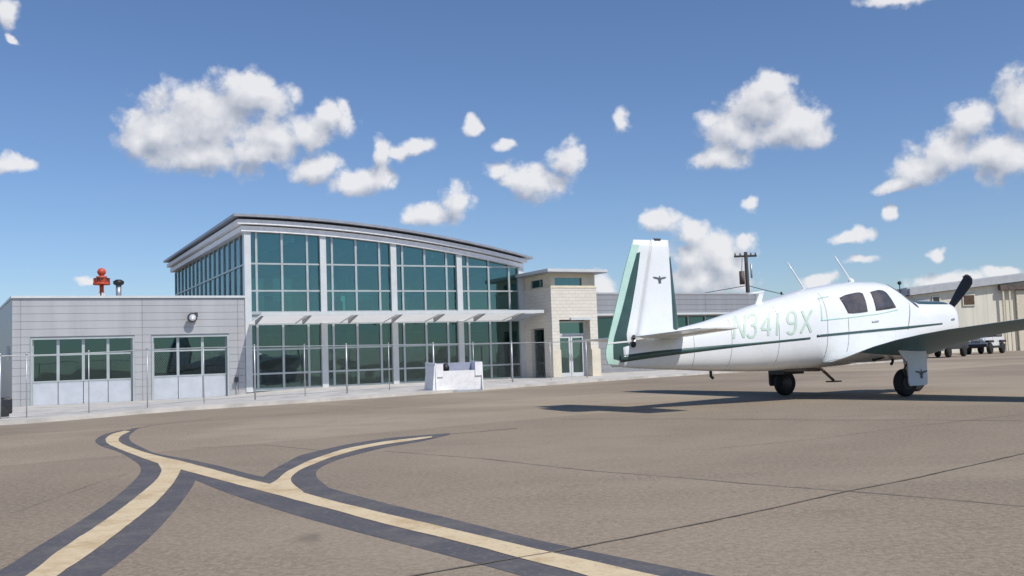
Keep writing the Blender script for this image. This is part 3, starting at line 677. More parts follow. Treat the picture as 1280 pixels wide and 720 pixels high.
# ------------------------------------------------------------------ radar tower far behind the garage
bx, by, bz = at(127, 340, 140)
at_ = thing('radar_tower', 'distant orange and white radar tower with a ball on top behind the garage roof', 'radar tower', (bx, 140, 0))
MB().lathe([(.02,bz-.62),(.35,bz-.5),(.58,bz-.15),(.6,bz+.1),(.4,bz+.45),(.02,bz+.6)], n=18).build('ball', M_red, at_)
MB().lathe([(.5,bz-1.0),(.7,bz-.9),(.75,bz-.65),(.3,bz-.55)], n=16).build('ball_mount', M_red, at_)
MB().lathe([(1.15,bz-1.85),(1.15,bz-1.6),(.3,bz-1.55)], n=18).build('platform', M_red, at_)
MB().box(-.85, .85, -.85, .85, bz-1.55, bz-1.0).build('cabin', M_red, at_)
for k in range(10):
    a = k*math.pi/5; MB().tube([(1.1*math.cos(a),1.1*math.sin(a),bz-1.6),(1.1*math.cos(a),1.1*math.sin(a),bz-.95)], .035, 5).build('rail_post', M_grime, at_)
MB().lathe([(1.13,bz-.98),(1.13,bz-.92),(1.07,bz-.92),(1.07,bz-.98)], n=18).build('rail', M_grime, at_)
MB().tube([(0,0,bz-3.0),(0,0,bz-1.85)], .3, 10).build('upper_column', M_red, at_)
for sx in (-1, 1):
    for sy in (-1, 1): MB().tube([(sx*.25,sy*.25,bz-3.0),(sx*1.1,sy*1.1,0)], .12, 6).build('leg', M_white, at_)
for k in range(5):
    z = 1.5+k*2.2; s_ = 1.1-.85*z/(bz-3); MB().tube([(-s_,-s_,z),(s_,-s_,z),(s_,s_,z),(-s_,s_,z),(-s_,-s_,z)], .05, 5).build('brace', M_white, at_)

# ------------------------------------------------------------------ chain link fence along the sidewalk
fpts = resample([(-15.6,19.6),(-12.6,22.2),(-10.3,24.3),(-7.4,28.2),(-5.0,31.4),(-2.6,34.4),(.1,37.9),(3.0,41.0)], 200)
fe = thing('chain_link_fence', 'low galvanised chain link fence standing along the sidewalk in front of the terminal', 'fence')
FH = 1.5
mb = MB().tube([(p[0], p[1], gz(*p)+.09+FH) for p in fpts[::8]]+[(fpts[-1][0], fpts[-1][1], .09+FH)], .013, 6); mb.build('top_rail', M_steel, fe)
MB().tube([(p[0], p[1], gz(*p)+.09+.08) for p in fpts[::8]]+[(fpts[-1][0], fpts[-1][1], .17)], .009, 5).build('bottom_wire', M_steel, fe)
def pxcol(p): v = np.array([p[0], p[1], -CAM_H]); return 640+F_PX*(v@CR)/(v@CF)
for col, thick_ in ((2, .03), (33,.025),(110,.022),(184,.025),(254,.022),(317,.04),(381,.022),(435,.045),(488,.022),(543,.05),(592,.022),(642,.05),(690,.022),(737,.04)):
    p = min(fpts, key=lambda q: abs(pxcol(q)-col))
    z = gz(*p)+.08; thick_ *= .62
    pm_ = MB().tube([(p[0], p[1], z), (p[0], p[1], z+FH+.04)], thick_, 8); pm_.lathe([(thick_+.01, z+FH+.03), (.012, z+FH+.08)], o=(p[0], p[1], 0), n=8)
    pm_.build('post', M_steel, fe)
ln = np.r_[0, np.cumsum(np.linalg.norm(np.diff(fpts, axis=0), axis=1))]; TL = ln[-1]
def fp(s_): return np.array([np.interp(s_, ln, fpts[:, 0]), np.interp(s_, ln, fpts[:, 1])])
mb = MB(); s_ = -FH; r2 = .0009
while s_ < TL:
    for sg in (1, -1):
        a, b2 = s_, s_+FH; z0, z1 = (0, FH) if sg == 1 else (FH, 0)
        ta, tb = max(0, (0-a)/FH), min(1, (TL-a)/FH)
        if tb <= ta: continue
        pa, pb_ = fp(a+ta*FH), fp(a+tb*FH); za, zb_ = z0+(z1-z0)*ta, z0+(z1-z0)*tb
        ga, gb = gz(*pa)+.1, gz(*pb_)+.1
        vs = []
        for p, z in ((pa, za+ga), (pb_, zb_+gb)):
            for k in range(3):
                an = 2*math.pi*k/3; vs.append((p[0]+r2*math.cos(an)*.8, p[1]-r2*math.cos(an)*.6, z+r2*math.sin(an)))
        mb.add(vs, [(0,1,4,3),(1,2,5,4),(2,0,3,5)])
    s_ += .07
wm = mb.build('wire_mesh', M_steel, fe); wm['kind'] = 'stuff'

# ------------------------------------------------------------------ white bin on the apron
gx, gy = ground(574, 490)
bn = thing('open_bin', 'white open topped metal bin on the apron in front of the glass hall', 'bin', (gx, gy, 0), R(24))
hw, hh, dp, tk = .76, .68, .85, .03
MB().hexa([(-hw,-.01,.06),(hw,-.01,.06),(hw,.03,.06),(-hw,.03,.06),(-hw,-.05,hh),(hw,-.05,hh),(hw,-.01,hh),(-hw,-.01,hh)]).build('front_panel', M_bin, bn)
MB().box(-hw, hw, dp-.03, dp, .06, .93).build('back_panel', M_binin, bn)
for sx, nm in ((-1, 'left'), (1, 'right')):
    x0 = sx*hw; x1 = sx*(hw+.035)
    pr = [(-.10,.0),(dp+(.05),.0),(dp+.05,.97),(-.06,.93)]
    MB().add([(x0,y,z) for y, z in pr]+[(x1,y,z) for y, z in pr], [(0,1,2,3),(7,6,5,4),(0,4,5,1),(1,5,6,2),(2,6,7,3),(3,7,4,0)]).build('side_panel', M_bin, bn)
    MB().box(sx*(hw-.22), sx*(hw-.002), -.075, -.052, .5, 1.0*.93 if sx == 1 else .90).build('corner_plate', M_bin, bn)
MB().hexa([(-hw-.15,-.06,.0),(-hw-.037,-.06,.0),(-hw-.037,.75,.0),(-hw-.15,.75,.0),(-hw-.06,-.04,.86),(-hw-.037,-.04,.86),(-hw-.037,.75,.86),(-hw-.06,.75,.86)]).build('sloped_end', M_bin, bn)
MB().box(-hw+.003, hw-.003, .03, dp-.03, .02, .08).build('floor_panel', M_binin, bn)
MB().box(-hw+.003, hw-.003, .25, dp-.04, .60, .66).build('inner_shelf', M_binin, bn)
MB().box(-hw-.02, hw+.02, -.11, -.053, 0, .06).build('skid', M_steel, bn)
bo = thing('black_bag', 'small dark bag lying in the white open bin', 'bag', (gx-.42, gy+.18, .66), R(20))
MB().lathe([(.02,0),(.11,.02),(.13,.12),(.08,.22),(.03,.26)], n=12).build('sack', M_black, bo); MB().tube([(0,0,.24),(.05,0,.30),(.08,0,.24)], .012, 6).build('tie', M_dark, bo)

# ------------------------------------------------------------------ aircraft
PX, PY, PTH = 6.78, 20.0, R(28)
hd = np.array([math.cos(PTH), math.sin(PTH), 0]); stb = np.array([math.sin(PTH), -math.cos(PTH), 0])
PC = np.array([PX, PY, 0.0]); OC = np.array([0, 0, CAM_H])
def onplane(px, py, yl=0.0):
    d = ray(px, py); t_ = (yl-(OC-PC)@stb)/(d@stb); P_ = OC+t_*d
    return float((P_-PC)@hd), float(P_[2])
def onstation(px, py, xl):
    d = ray(px, py); t_ = (xl-(OC-PC)@hd)/(d@hd); P_ = OC+t_*d
    return float((P_-PC)@stb), float(P_[2])
# local mesh frame: x forward, y = port (so that x, y, z is right handed), z up
pl = thing('small_aircraft', 'white single engine low wing aircraft with green stripes and a dark propeller', 'airplane', (PX, PY, 0), PTH)
ST = [(-5.52,.77,1.20,.06),(-5.2,.745,1.29,.11),(-4.8,.715,1.35,.165),(-4.4,.69,1.42,.22),(-3.65,.64,1.565,.32),(-2.87,.60,1.76,.42),(-2.26,.585,1.915,.50),(-1.2,.59,2.165,.60),
      (-.32,.625,2.285,.655),(.13,.665,2.32,.67),(.62,.72,2.325,.675),(.86,.76,2.295,.67),(1.06,.79,2.20,.665),(1.26,.82,2.075,.66),(1.44,.85,1.965,.65),(1.58,.865,1.925,.64),(1.8,.89,1.915,.63),(2.1,.92,1.905,.62),(2.4,.955,1.90,.61),(2.62,.985,1.89,.595),(2.72,1.03,1.86,.56),(2.78,1.10,1.80,.49)]
SX = [s[0] for s in ST]
def fsec(x): return [np.interp(x, SX, [s[k] for s in ST]) for k in (1, 2, 3)]
def nexp(x): return (2.5, 2.9)   # upper, lower exponents
def fus_y(x, z):
    b_, t_, w_ = fsec(x); zc = b_+(t_-b_)*.42
    k = (z-zc)/(t_-zc) if z > zc else (zc-z)/(zc-b_)
    k = min(.995, abs(k)); n_ = np.interp(x, [-5.5, -3, -.5, 2, 2.9], [2.0, 2.1, 2.35, 3.1, 3.4]) if z > zc else 2.6
    return w_*(1-k**n_)**(1/n_)
def fusm(name, x0, x1, m_, nx_=60, ns=36, grow=0.0):
    rings = []
    for x in np.linspace(x0, x1, nx_):
        b_, t_, w_ = fsec(x); zc = b_+(t_-b_)*.42; ring = []
        for k in range(ns):
            a = 2*math.pi*k/ns; cz, cy = math.sin(a), math.cos(a)
            n_ = np.interp(x, [-5.5, -3, -.5, 2, 2.9], [2.0, 2.1, 2.35, 3.1, 3.4]) if cz > 0 else 2.6
            y = w_*math.copysign(abs(cy)**(2/n_), cy); z = zc+((t_-zc) if cz > 0 else (zc-b_))*math.copysign(abs(cz)**(2/n_), cz)
            ring.append((x, y*(1+grow), z))
        rings.append(ring)
    return MB().loft(rings, True, True).build(name, m_, pl)
body = fusm('fuselage', -5.52, 2.78, M_wplane, 110)
def px_fus(px, py, y0=.5):
    y = y0
    for _ in range(12): x, z = onplane(px, py, y); y = .5*y+.5*fus_y(x, z)
    return x, z
def fus_patch(name, top, bot, m_, parent, nu=24, nv=5, off=.006, side=1):
    """strip on the starboard (side=1) skin between two (x, z) polylines, with a little thickness at its rim"""
    a = resample(top, nu); b_ = resample(bot, nu); vs = []
    for i in range(nu):
        for j in range(nv):
            x, z = a[i]+(b_[i]-a[i])*j/(nv-1); rim = 0 if 0 < i < nu-1 and 0 < j < nv-1 else .7
            vs.append((x, -side*(fus_y(x, z)+off*(1-.3*rim)), z))
    fs = [(i*nv+j, (i+1)*nv+j, (i+1)*nv+j+1, i*nv+j+1) for i in range(nu-1) for j in range(nv-1)]
    # inner rim so that the patch is a closed shallow body
    o = len(vs); rim = [(i, 0) for i in range(nu)]+[(nu-1, j) for j in range(1, nv)]+[(i, nv-1) for i in range(nu-2, -1, -1)]+[(0, j) for j in range(nv-2, 0, -1)]
    for (i, j) in rim:
        x, y, z = vs[i*nv+j]; vs.append((x, y*(1)-(-side)*off*2.2, z))
    n_ = len(rim)
    for k in range(n_):
        i, j = rim[k]; i2, j2 = rim[(k+1) % n_]; fs.append((i*nv+j, i2*nv+j2, o+(k+1) % n_, o+k))
    return MB().add(vs, fs, True).build(name, m_, parent)
def fpx(pts, y0=.5): return [px_fus(*p, y0) for p in pts]
# stripes
for sd_ in (1, -1):
    fus_patch('tail_stripe', fpx([(776,444.5),(820,438.6),(855,435.5),(900,431.5),(940,428.6),(1013,421.5)], .3), fpx([(776,453),(820,446.8),(855,442),(900,436.5),(940,431.6),(1013,424)], .3), M_green, body, 40, 3, .006, sd_)
    fus_patch('side_stripe', fpx([(1021,418.6),(1080,413),(1130,408.2),(1178,403.6)]), fpx([(1021,421.6),(1080,416),(1130,411.4),(1178,405.4)]), M_green, body, 40, 3, .006, sd_)
    fus_patch('belt_stripe', fpx([(1026,400),(1060,396.5),(1100,391.5),(1122,386.5)]), fpx([(1026,401.2),(1060,397.7),(1100,392.7),(1122,387.7)]), M_mint, body, 24, 3, .005, sd_)
    fus_patch('rear_window', fpx([(1049,372.5),(1056,368.8),(1066,366.4),(1074,365),(1078,366.6)]), fpx([(1060,391.5),(1066,391.8),(1072,391.2),(1078,390.6),(1084.5,389.5)]), M_cglass, body, 16, 8, .008, sd_)
    fus_patch('front_window', fpx([(1087.5,365),(1092,363.6),(1098,362.2),(1104,363),(1108,366)]), fpx([(1095,388.4),(1101,387.6),(1107,386.8),(1113,385.8),(1120,384.4)]), M_cglass, body, 16, 8, .008, sd_)
    fus_patch('door_handle', fpx([(1090,401.4),(1098,400.6)]), fpx([(1090,402.8),(1098,402)]), M_steel, body, 4, 3, .02, sd_)
    # baggage hatch outline
    for pa, pb2, qa, qb in (((1022.5,373),(1026.5,400),(1024,373),(1028,399.8)), ((1026,400.6),(1050,398.2),(1026,399.4),(1050,397)), ((1022,373.6),(1036,371),(1022,372.4),(1036,369.8))):
        fus_patch('hatch_seam', fpx([pa, pb2]), fpx([qa, qb]), M_mint, body, 14, 3, .004, sd_)
    fus_patch('cowl_seam', fpx([(1135.5,379),(1134.5,412)]), fpx([(1136.4,379),(1135.4,412)]), M_roof, body, 14, 3, .003, sd_)
    fus_patch('exhaust_vent', fpx([(1189,398),(1193,397.5)]), fpx([(1189,400.5),(1193,400)]), M_roof, body, 4, 3, .01, sd_)
for sd_ in (1, -1):
    for pa, pb2 in (((862,410),(862,461)), ((906,396),(905,462)), ((1022,366),(1020,458)), ((1060,398),(1058,440)), ((960,378),(958,463))):
        fus_patch('skin_seam', fpx([pa, pb2]), fpx([(pa[0]+.7, pa[1]), (pb2[0]+.7, pb2[1])]), M_seam, body, 16, 3, .0025, sd_)
# registration letters as strokes (unit box, x right, z up)
GLY = {'N': [[(0,0),(0,1)],[(0,1),(.8,0)],[(.8,0),(.8,1)]],
       '3': [[(0,.86),(.2,1),(.6,1),(.8,.84),(.8,.66),(.6,.53),(.3,.53)],[(.6,.53),(.8,.4),(.8,.16),(.6,0),(.2,0),(0,.14)]],
       '4': [[(.62,0),(.62,1)],[(.62,1),(0,.33)],[(0,.3),(.85,.3)]],
       '1': [[(.4,0),(.4,1)]],
       '9': [[(.05,.12),(.25,0),(.6,0),(.8,.2),(.8,.8),(.6,1),(.2,1),(0,.8),(0,.62),(.2,.46),(.6,.46),(.8,.56)]],
       'X': [[(0,0),(.8,1)],[(0,1),(.8,0)]]}
base = [(917.5,423.0),(934,421.7),(951.5,420.3),(966,419.2),(983,417.8),(1001,416.2)]   # bottom left of each character
hts = [28.0]*6; wds = [15.5,13,14,13,14,16]
for sd_ in (1, -1):
    for ch, (bx_, by_), h_, w_ in zip('N3419X', base, hts, wds):
        mb = MB(); kk = 0
        for stroke in GLY[ch]:
            pts = resample([(p[0], p[1]) for p in stroke], max(6, 4*len(stroke)))
            if len(stroke) > 4: pts = resample(stroke, 26)
            for i, p in enumerate(pts):
                d = pts[min(i+1, len(pts)-1)]-pts[max(i-1, 0)]
                dp_ = np.array([d[0]*w_, -d[1]*h_]); dp_ = dp_/np.linalg.norm(dp_); nr = np.array([-dp_[1], dp_[0]])
                c_ = np.array([bx_+p[0]*w_+p[1]*1.2-p[0]*0, by_-p[1]*h_-p[0]*w_*.085])
                for q in (c_-nr*1.45, c_+nr*1.45):
                    x, z = px_fus(q[0], q[1]); mb.v.append((x, -sd_*(fus_y(x, z)+.006+.0006*kk), z))
            n0 = len(mb.v)-2*len(pts)
            for i in range(len(pts)-1): mb.f.append((n0+2*i, n0+2*i+1, n0+2*i+3, n0+2*i+2)); mb.sm.append(True); mb.mi.append(0)
            kk += 1
        mb.build('registration_letter', M_letter, body)
# windshield wrapped over the front of the cabin, and anti glare top of the cowling
def top_patch(name, x0, x1, a0, a1, m_, off=.008, nx_=16, na=17, parent=body):
    vs = []
    for x in np.linspace(x0, x1, nx_):
        b_, t_, w_ = fsec(x); zc = b_+(t_-b_)*.42
        n_ = np.interp(x, [-5.5, -3, -.5, 2, 2.9], [2.0, 2.1, 2.35, 3.1, 3.4])
        f1_ = (x-x0)/(x1-x0)
        for a in np.linspace(a0[0]+(a0[1]-a0[0])*f1_, a1[0]+(a1[1]-a1[0])*f1_, na):
            cz, cy = math.sin(a), math.cos(a); y = (w_+off)*math.copysign(abs(cy)**(2/n_), cy); z = zc+(t_-zc+off)*abs(cz)**(2/n_)
            vs.append((x, y, z))
    MB().add(vs, [(i*na+j, (i+1)*na+j, (i+1)*na+j+1, i*na+j+1) for i in range(nx_-1) for j in range(na-1)], True).build(name, m_, parent)
top_patch('windshield', .90, 1.50, (R(58), R(34)), (R(122), R(146)), M_cglass)
top_patch('anti_glare_panel', 1.62, 2.55, (R(52), R(52)), (R(128), R(128)), M_green)
# cowling intake, spinner, propeller
MB().lathe([(.16,2.76),(.165,2.85),(.13,3.0),(.06,3.12),(.01,3.16)], o=(0, 0, 1.50), axis='x', n=20).build('spinner', M_wplane, pl)
for s_ in (-1, 1): MB().lathe([(.13,2.74),(.13,2.795)], o=(0, s_*.24, 1.40), axis='x', n=14).build('air_intake', M_black, pl)
tipy, tipz = onstation(1213, 346, 2.88); rty, rtz = 0, 0
tip_v = np.array([-tipy, tipz])-np.array([0, 1.50]); BL = np.linalg.norm(tip_v); tip_v /= BL
mb = MB()
for s_ in (1, -1):
    e1 = np.array([0, tip_v[0]*s_, tip_v[1]*s_]); e2 = np.cross([1, 0, 0], e1); rings = []
    for k in range(15):
        q = k/14; rr_ = .08+q*(BL-.08); ch_ = .05+.088*math.sin(min(1, q*1.35+.12)*math.pi*.5)*(1 if q < .86 else math.sqrt(max(.02, 1-((q-.86)/.14)**2)))
        tw_ = R(62-42*q); th_ = .035*(1-q*.75); cdir = e2*math.cos(R(90)-tw_)*1.0+np.array([1, 0, 0])*math.sin(R(90)-tw_)*.0
        cd = e2*math.sin(R(90)-tw_+R(20)) + np.array([-1, 0, 0])*math.cos(R(90)-tw_+R(20))*.8
        cd = cd/np.linalg.norm(cd); nd_ = np.cross(cd, e1); ring = []
        for a in range(10):
            an = 2*math.pi*a/10; ring.append(tuple(np.array([2.88, 0, 1.50])+e1*rr_+cd*ch_*math.cos(an)+nd_*th_*math.sin(an)))
        rings.append(ring)
    mb.loft(rings, True, True)
mb.build('propeller', M_black, pl)
# ---- fin and rudder
fin_LE = lambda z: np.interp(z, [1.1, 1.42, 3.07], [-4.20, -4.25, -4.39])
fin_HG = lambda z: np.interp(z, [1.0, 3.07], [-5.32, -4.79])
fin_TE = lambda z: np.interp(z, [.78, .95, 3.0, 3.07], [-5.74, -5.87, -5.19, -5.17])
fin_T = lambda z: np.interp(z, [.8, 1.2, 3.07], [.075, .085, .045])
def fin_y(x, z):
    s_ = (x-fin_TE(z))/(fin_LE(z)-fin_TE(z)); s_ = min(1, max(0, s_)); return fin_T(z)*min(1, 2.2*s_)**.9*(1 if s_ < .8 else math.sqrt(max(0.0, 1-((s_-.8)/.2)**2)))
def fin_part(name, fa, fb, z0, z1, m_, nz=14, ns=9):
    rings = []
    for z in np.linspace(z0, z1, nz):
        xa, xb = fa(z), fb(z); xs_ = np.linspace(xa, xb, ns); tip = 1 if z < z1-.03 else .35
        ring = [(x, -max(.004, fin_y(x, z))*tip, z) for x in xs_]+[(x, max(.004, fin_y(x, z))*tip, z) for x in reversed(xs_)]
        rings.append(ring)
    return MB().loft(rings, True, True).build(name, m_, pl)
fin = fin_part('fin', lambda z: fin_HG(z)+.012, fin_LE, 1.12, 3.07, M_wplane)
rud = fin_part('rudder', fin_TE, lambda z: fin_HG(z)-.012 if z > 1.22 else np.interp(z, [.78, 1.0, 1.22], [-5.45, -5.5, -5.40]), .78, 3.06, M_wplane, 20)
def fin_patch(name, le, re, m_, parent, off=.005, nu=20, nv=4):
    a = resample(le, nu); b_ = resample(re, nu)
    for sd_ in (1, -1):
        vs = []
        for i in range(nu):
            for j in range(nv):
                x, z = a[i]+(b_[i]-a[i])*j/(nv-1); vs.append((x, -sd_*(max(.004, fin_y(x, z))+off), z))
        MB().add(vs, [(i*nv+j, (i+1)*nv+j, (i+1)*nv+j+1, i*nv+j+1) for i in range(nu-1) for j in range(nv-1)], True).build(name, m_, parent)
op = lambda pts: [onplane(*p, .05) for p in pts]
fin_patch('trailing_edge_band', op([(791.5,305),(783,335),(770,390),(757.5,444),(762,455)]), op([(800,306),(793,335),(780,390),(769,432),(774,456)]), M_mint, rud, .004)
fin_patch('rudder_stripe', op([(797,316),(789,345),(778,390),(767.5,427),(768,449)]), op([(801,315),(797,345),(789,390),(782,424),(789,433),(788,453)]), M_green, rud, .0065)
fin_patch('leading_edge_boot', [onplane(*p, .03) for p in ((836.6,322),(837.6,350),(838.8,380),(839.8,411))], [(float(fin_LE(z))-.003, z) for z in (2.78, 2.3, 1.8, 1.36)], M_green, fin, .005)
def emblem(parent, to3, w_, h_, name='winged_emblem'):
    """small winged disc: to3 maps (u, v) in -1..1 to a point"""
    mb = MB(); k = 14
    vs = [to3(.26*math.cos(2*math.pi*i/k), .26*math.sin(2*math.pi*i/k)*1.3-.1) for i in range(k)]; mb.add(vs, [tuple(range(k))])
    for s_ in (-1, 1):
        mb.add([to3(s_*.2, .22), to3(s_*.6, .30), to3(s_*1.0, .34), to3(s_*.82, .10), to3(s_*.5, -.02), to3(s_*.2, -.06)], [tuple(range(6))])
    mb.add([to3(-.16, -.35), to3(.16, -.35), to3(.20, -.72), to3(0, -.86), to3(-.20, -.72)], [tuple(range(5))])
    mb.add([to3(-.09, .20), to3(.09, .20), to3(.06, .48), to3(-.06, .48)], [(0,1,2,3)])
    mb.build(name, M_logo, parent)
fin_patch('trim_line', op([(761,428.2),(772,427.2),(786,425.8)]), op([(761,430.2),(772,429.2),(786,427.8)]), M_wplane, rud, .010)
ex, ez = onplane(824, 348.5, .05); emblem(fin, lambda u, v: (ex+u*.155, -(fin_y(ex, ez)+.008), ez+v*.105), 1, 1)
emblem(fin, lambda u, v: (ex+u*.155, (fin_y(ex, ez)+.008), ez+v*.105), 1, 1)
MB().box(-4.72, -4.58, -.03, .03, 3.058, 3.09).build('tail_light', M_dark, fin)
# ---- stabiliser and elevators (port is +y)
SZ = 1.27
for s_ in (-1, 1):
    rings = []; rings2 = []
    for q in np.linspace(0, 1, 8):
        y = s_*(.12+q*(2.0 if s_ > 0 else 1.82)); le = -4.28-q*.16; hn = -4.98+q*.0; te = -5.36+q*.06; th_ = (.055-.02*q)*(1 if q < 1 else .5)
        z = SZ+.03+(0 if s_ > 0 else .08*q)
        rings.append([(le, y, z), (le-.06, y, z+th_*.7), (le-.25, y, z+th_), (hn, y, z+th_*.6), (hn, y, z-th_*.6), (le-.25, y, z-th_), (le-.06, y, z-th_*.7)])
        rings2.append([(hn-.012, y, z+th_*.6), (te, y, z+.006), (te, y, z-.006), (hn-.012, y, z-th_*.6)])
    sb = MB().loft(rings, True, True).build('stabiliser', M_wplane, pl)
    MB().loft(rings2, True, False).build('elevator', M_wplane, sb)
    MB().lathe([(.03,0),(.045,.02),(.03,.04)], o=(-5.30, s_*.075-.02, 1.30), axis='y', n=10).build('elevator_hinge', M_black, sb)
MB().lathe([(.04,-.12),(.055,-.1),(.055,-.09)], o=(-5.33, 0, 1.17), axis='y', n=10).build('tail_fitting', M_black, pl)
# ---- wings
def wing(side):
    ys = [.30,.62,.9,1.15,1.45,1.9,2.4,2.9,3.6,4.4,5.2,6.0,6.35,6.48]
    rings = []
    for y in ys:
        zte = np.interp(y, [.3,.62,.9,1.15,1.45,1.9,2.4,2.9,6.5], [.70,.72,.80,.89,.985,1.09,1.175,1.24,1.57])
        xte = np.interp(y, [.3,.62,1.3,2.9,6.5], [-1.16,-1.10,-.88,-.62,-.02]); xle = np.interp(y, [.3, 6.0, 6.48], [1.28, 1.12, .9])
        th_ = np.interp(y, [.3, 2, 6, 6.48], [.17, .15, .085, .02]); zle = zte-.02 if y > 1.3 else max(zte-.02, .82)
        ch_ = xle-xte; ring = []; n_ = 12
        prof = [(0, 0)]+[(k/n_, 0) for k in range(1, n_)]+[(1, 0)]
        up_ = []; lo_ = []
        for k in range(n_+1):
            c_ = (1-math.cos(math.pi*k/n_))/2       # 0 at TE, 1 at LE
            t_ = 5*(.2969*math.sqrt(1-c_)-.126*(1-c_)-.3516*(1-c_)**2+.2843*(1-c_)**3-.1036*(1-c_)**4)
            x = xte+ch_*c_; zc = zte+(zle-zte)*c_
            up_.append((x, y*side, zc+t_*th_*1.0+.004)); lo_.append((x, y*side, zc-t_*th_*1.15-.004))
        rings.append(up_+list(reversed(lo_)))
    mb = MB(); n_ = len(rings[0]); half = n_//2
    mb.loft(rings, True, True)
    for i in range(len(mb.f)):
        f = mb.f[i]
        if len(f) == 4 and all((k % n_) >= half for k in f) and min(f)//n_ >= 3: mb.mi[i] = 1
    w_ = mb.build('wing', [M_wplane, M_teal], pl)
    # aileron and flap gaps as thin seams on the upper skin, tip light
    MB().lathe([(.02,0),(.05,.04),(.03,.12),(.0,.16)], o=(.75, side*6.45, 1.57), axis='x', n=10).build('tip_light', M_light, w_)
    return w_
wing(-1); wing(1)
# ---- landing gear
def gear(x, y, side, door=True, zt_=1.0, tr=.27, tw_=.085, lean=0):
    g = MB().tube([(x, y, tr), (x-.02, y-side*.02, zt_*.6), (x-.05, y-side*.04, zt_)], [.035, .04, .055], 10).build('main_gear' if door else 'nose_gear', M_steel, pl)
    MB().lathe([(tr*.55,-tw_*.9),(tr*.86,-tw_),(tr*.98,-tw_*.55),(tr,0),(tr*.98,tw_*.55),(tr*.86,tw_),(tr*.55,tw_*.9)], o=(x, y-side*.09, tr), axis='y', n=32).build('tyre', M_rubber, g)
    MB().lathe([(.02,-tw_*.96),(tr*.5,-tw_*.92),(tr*.55,-tw_*.5),(tr*.55,tw_*.5),(tr*.5,tw_*.92),(.02,tw_*.96)], o=(x, y-side*.09, tr), axis='y', n=20).build('wheel_hub', M_inc, g)
    MB().tube([(x, y, tr*1.15), (x-.13, y, tr*1.9), (x-.04, y, tr*2.3)], .018, 6).build('torque_link', M_grime, g)
    return g
# starboard is -y
g = gear(.23, -1.27, -1)
dpts = [(x, z) for x, z in ((-.22,1.0),(.62,1.0),(.62,.70),(.60,.25),(.56,.21),(.12,.21),(.09,.26),(.09,.66),(-.02,.74))]
MB().prism(dpts, -1.40, -1.375).build('gear_door', M_doorblue, g)
cx, cz = onplane(1152, 466, 1.41)
emblem(g, lambda u, v: (cx+u*.18, -1.408, cz+v*.13), 1, 1)
MB().tube([(-.1,-1.0,.78),(-.3,-.9,.72)], .03, 6).build('door_link', M_black, g)
g2 = gear(-.30, 1.62, 1)
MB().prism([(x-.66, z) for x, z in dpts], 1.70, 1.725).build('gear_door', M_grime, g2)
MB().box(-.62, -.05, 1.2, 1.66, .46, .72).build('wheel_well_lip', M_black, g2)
g3 = gear(2.05, 0, -1, False, .85, .24, .075)
# boarding step, tie-down, exhaust
stp = MB().tube([(-1.22,-.42,.62),(-.98,-.47,.40),(-.93,-.48,.36)], [.032,.028,.028], 8).build('boarding_step', M_brown, pl)
MB().box(-1.06, -.82, -.58, -.40, .325, .35).build('step_pad', M_brown, stp)
MB().tube([(-1.9,-.2,.60),(-1.0,-.2,.57)], .035, 8).build('belly_pipe', M_grime, pl)
MB().tube([(-3.55,0,.64),(-3.55,0,.54),(-3.50,0,.50)], .03, 6).build('tie_down_ring', M_black, pl)
MB().tube([(.2,-.9,.62),(.25,-.9,.68),(.25,-.9,.86)], .03, 6).build('fuel_drain', M_black, pl)
MB().tube([(1.9,-.35,.78),(1.75,-.38,.62),(1.55,-.4,.56)], .05, 8).build('exhaust_pipe', M_grime, pl)
# antennas
def ant(p0, p1, r0=.02, r1=.012, name='whip_antenna'):
    a, b_ = onplane(*p0), onplane(*p1)
    o = MB().tube([(a[0], 0, a[1]-.04), (a[0]+(b_[0]-a[0])*.15, 0, a[1]+(b_[1]-a[1])*.15), (b_[0], 0, b_[1])], [r0*1.7, r0, r1], 8).build(name, M_wplane, pl)
    return o, a
o, a = ant((1007,364),(984,328)); MB().lathe([(.05,-.05),(.05,.03),(.02,.06)], o=(a[0], 0, a[1]-.01), n=10).build('antenna_base', M_wplane, o)
o, a = ant((1064,352),(1043,320)); MB().lathe([(.06,-.05),(.06,.04),(.02,.08)], o=(a[0], 0, a[1]-.01), n=10).build('antenna_base', M_wplane, o)
a, b_, c_ = onplane(947, 381), onplane(951.5, 365), onplane(935, 367.5)
mb = MB().prism([(a[0]-.10, a[1]-.05), (a[0]+.06, a[1]-.05), (b_[0]+.05, b_[1]), (b_[0]-.05, b_[1])], -.018, .018)
mb.tube([(b_[0]+.05, 0, b_[1]), (c_[0], -.0, c_[1])], [.03, .022], 8)
mb.build('tail_antenna', M_wplane, pl)
MB().tube([(-1.7,0,2.06),(-1.7,0,2.12)], .02, 6).build('beacon', M_black, pl)

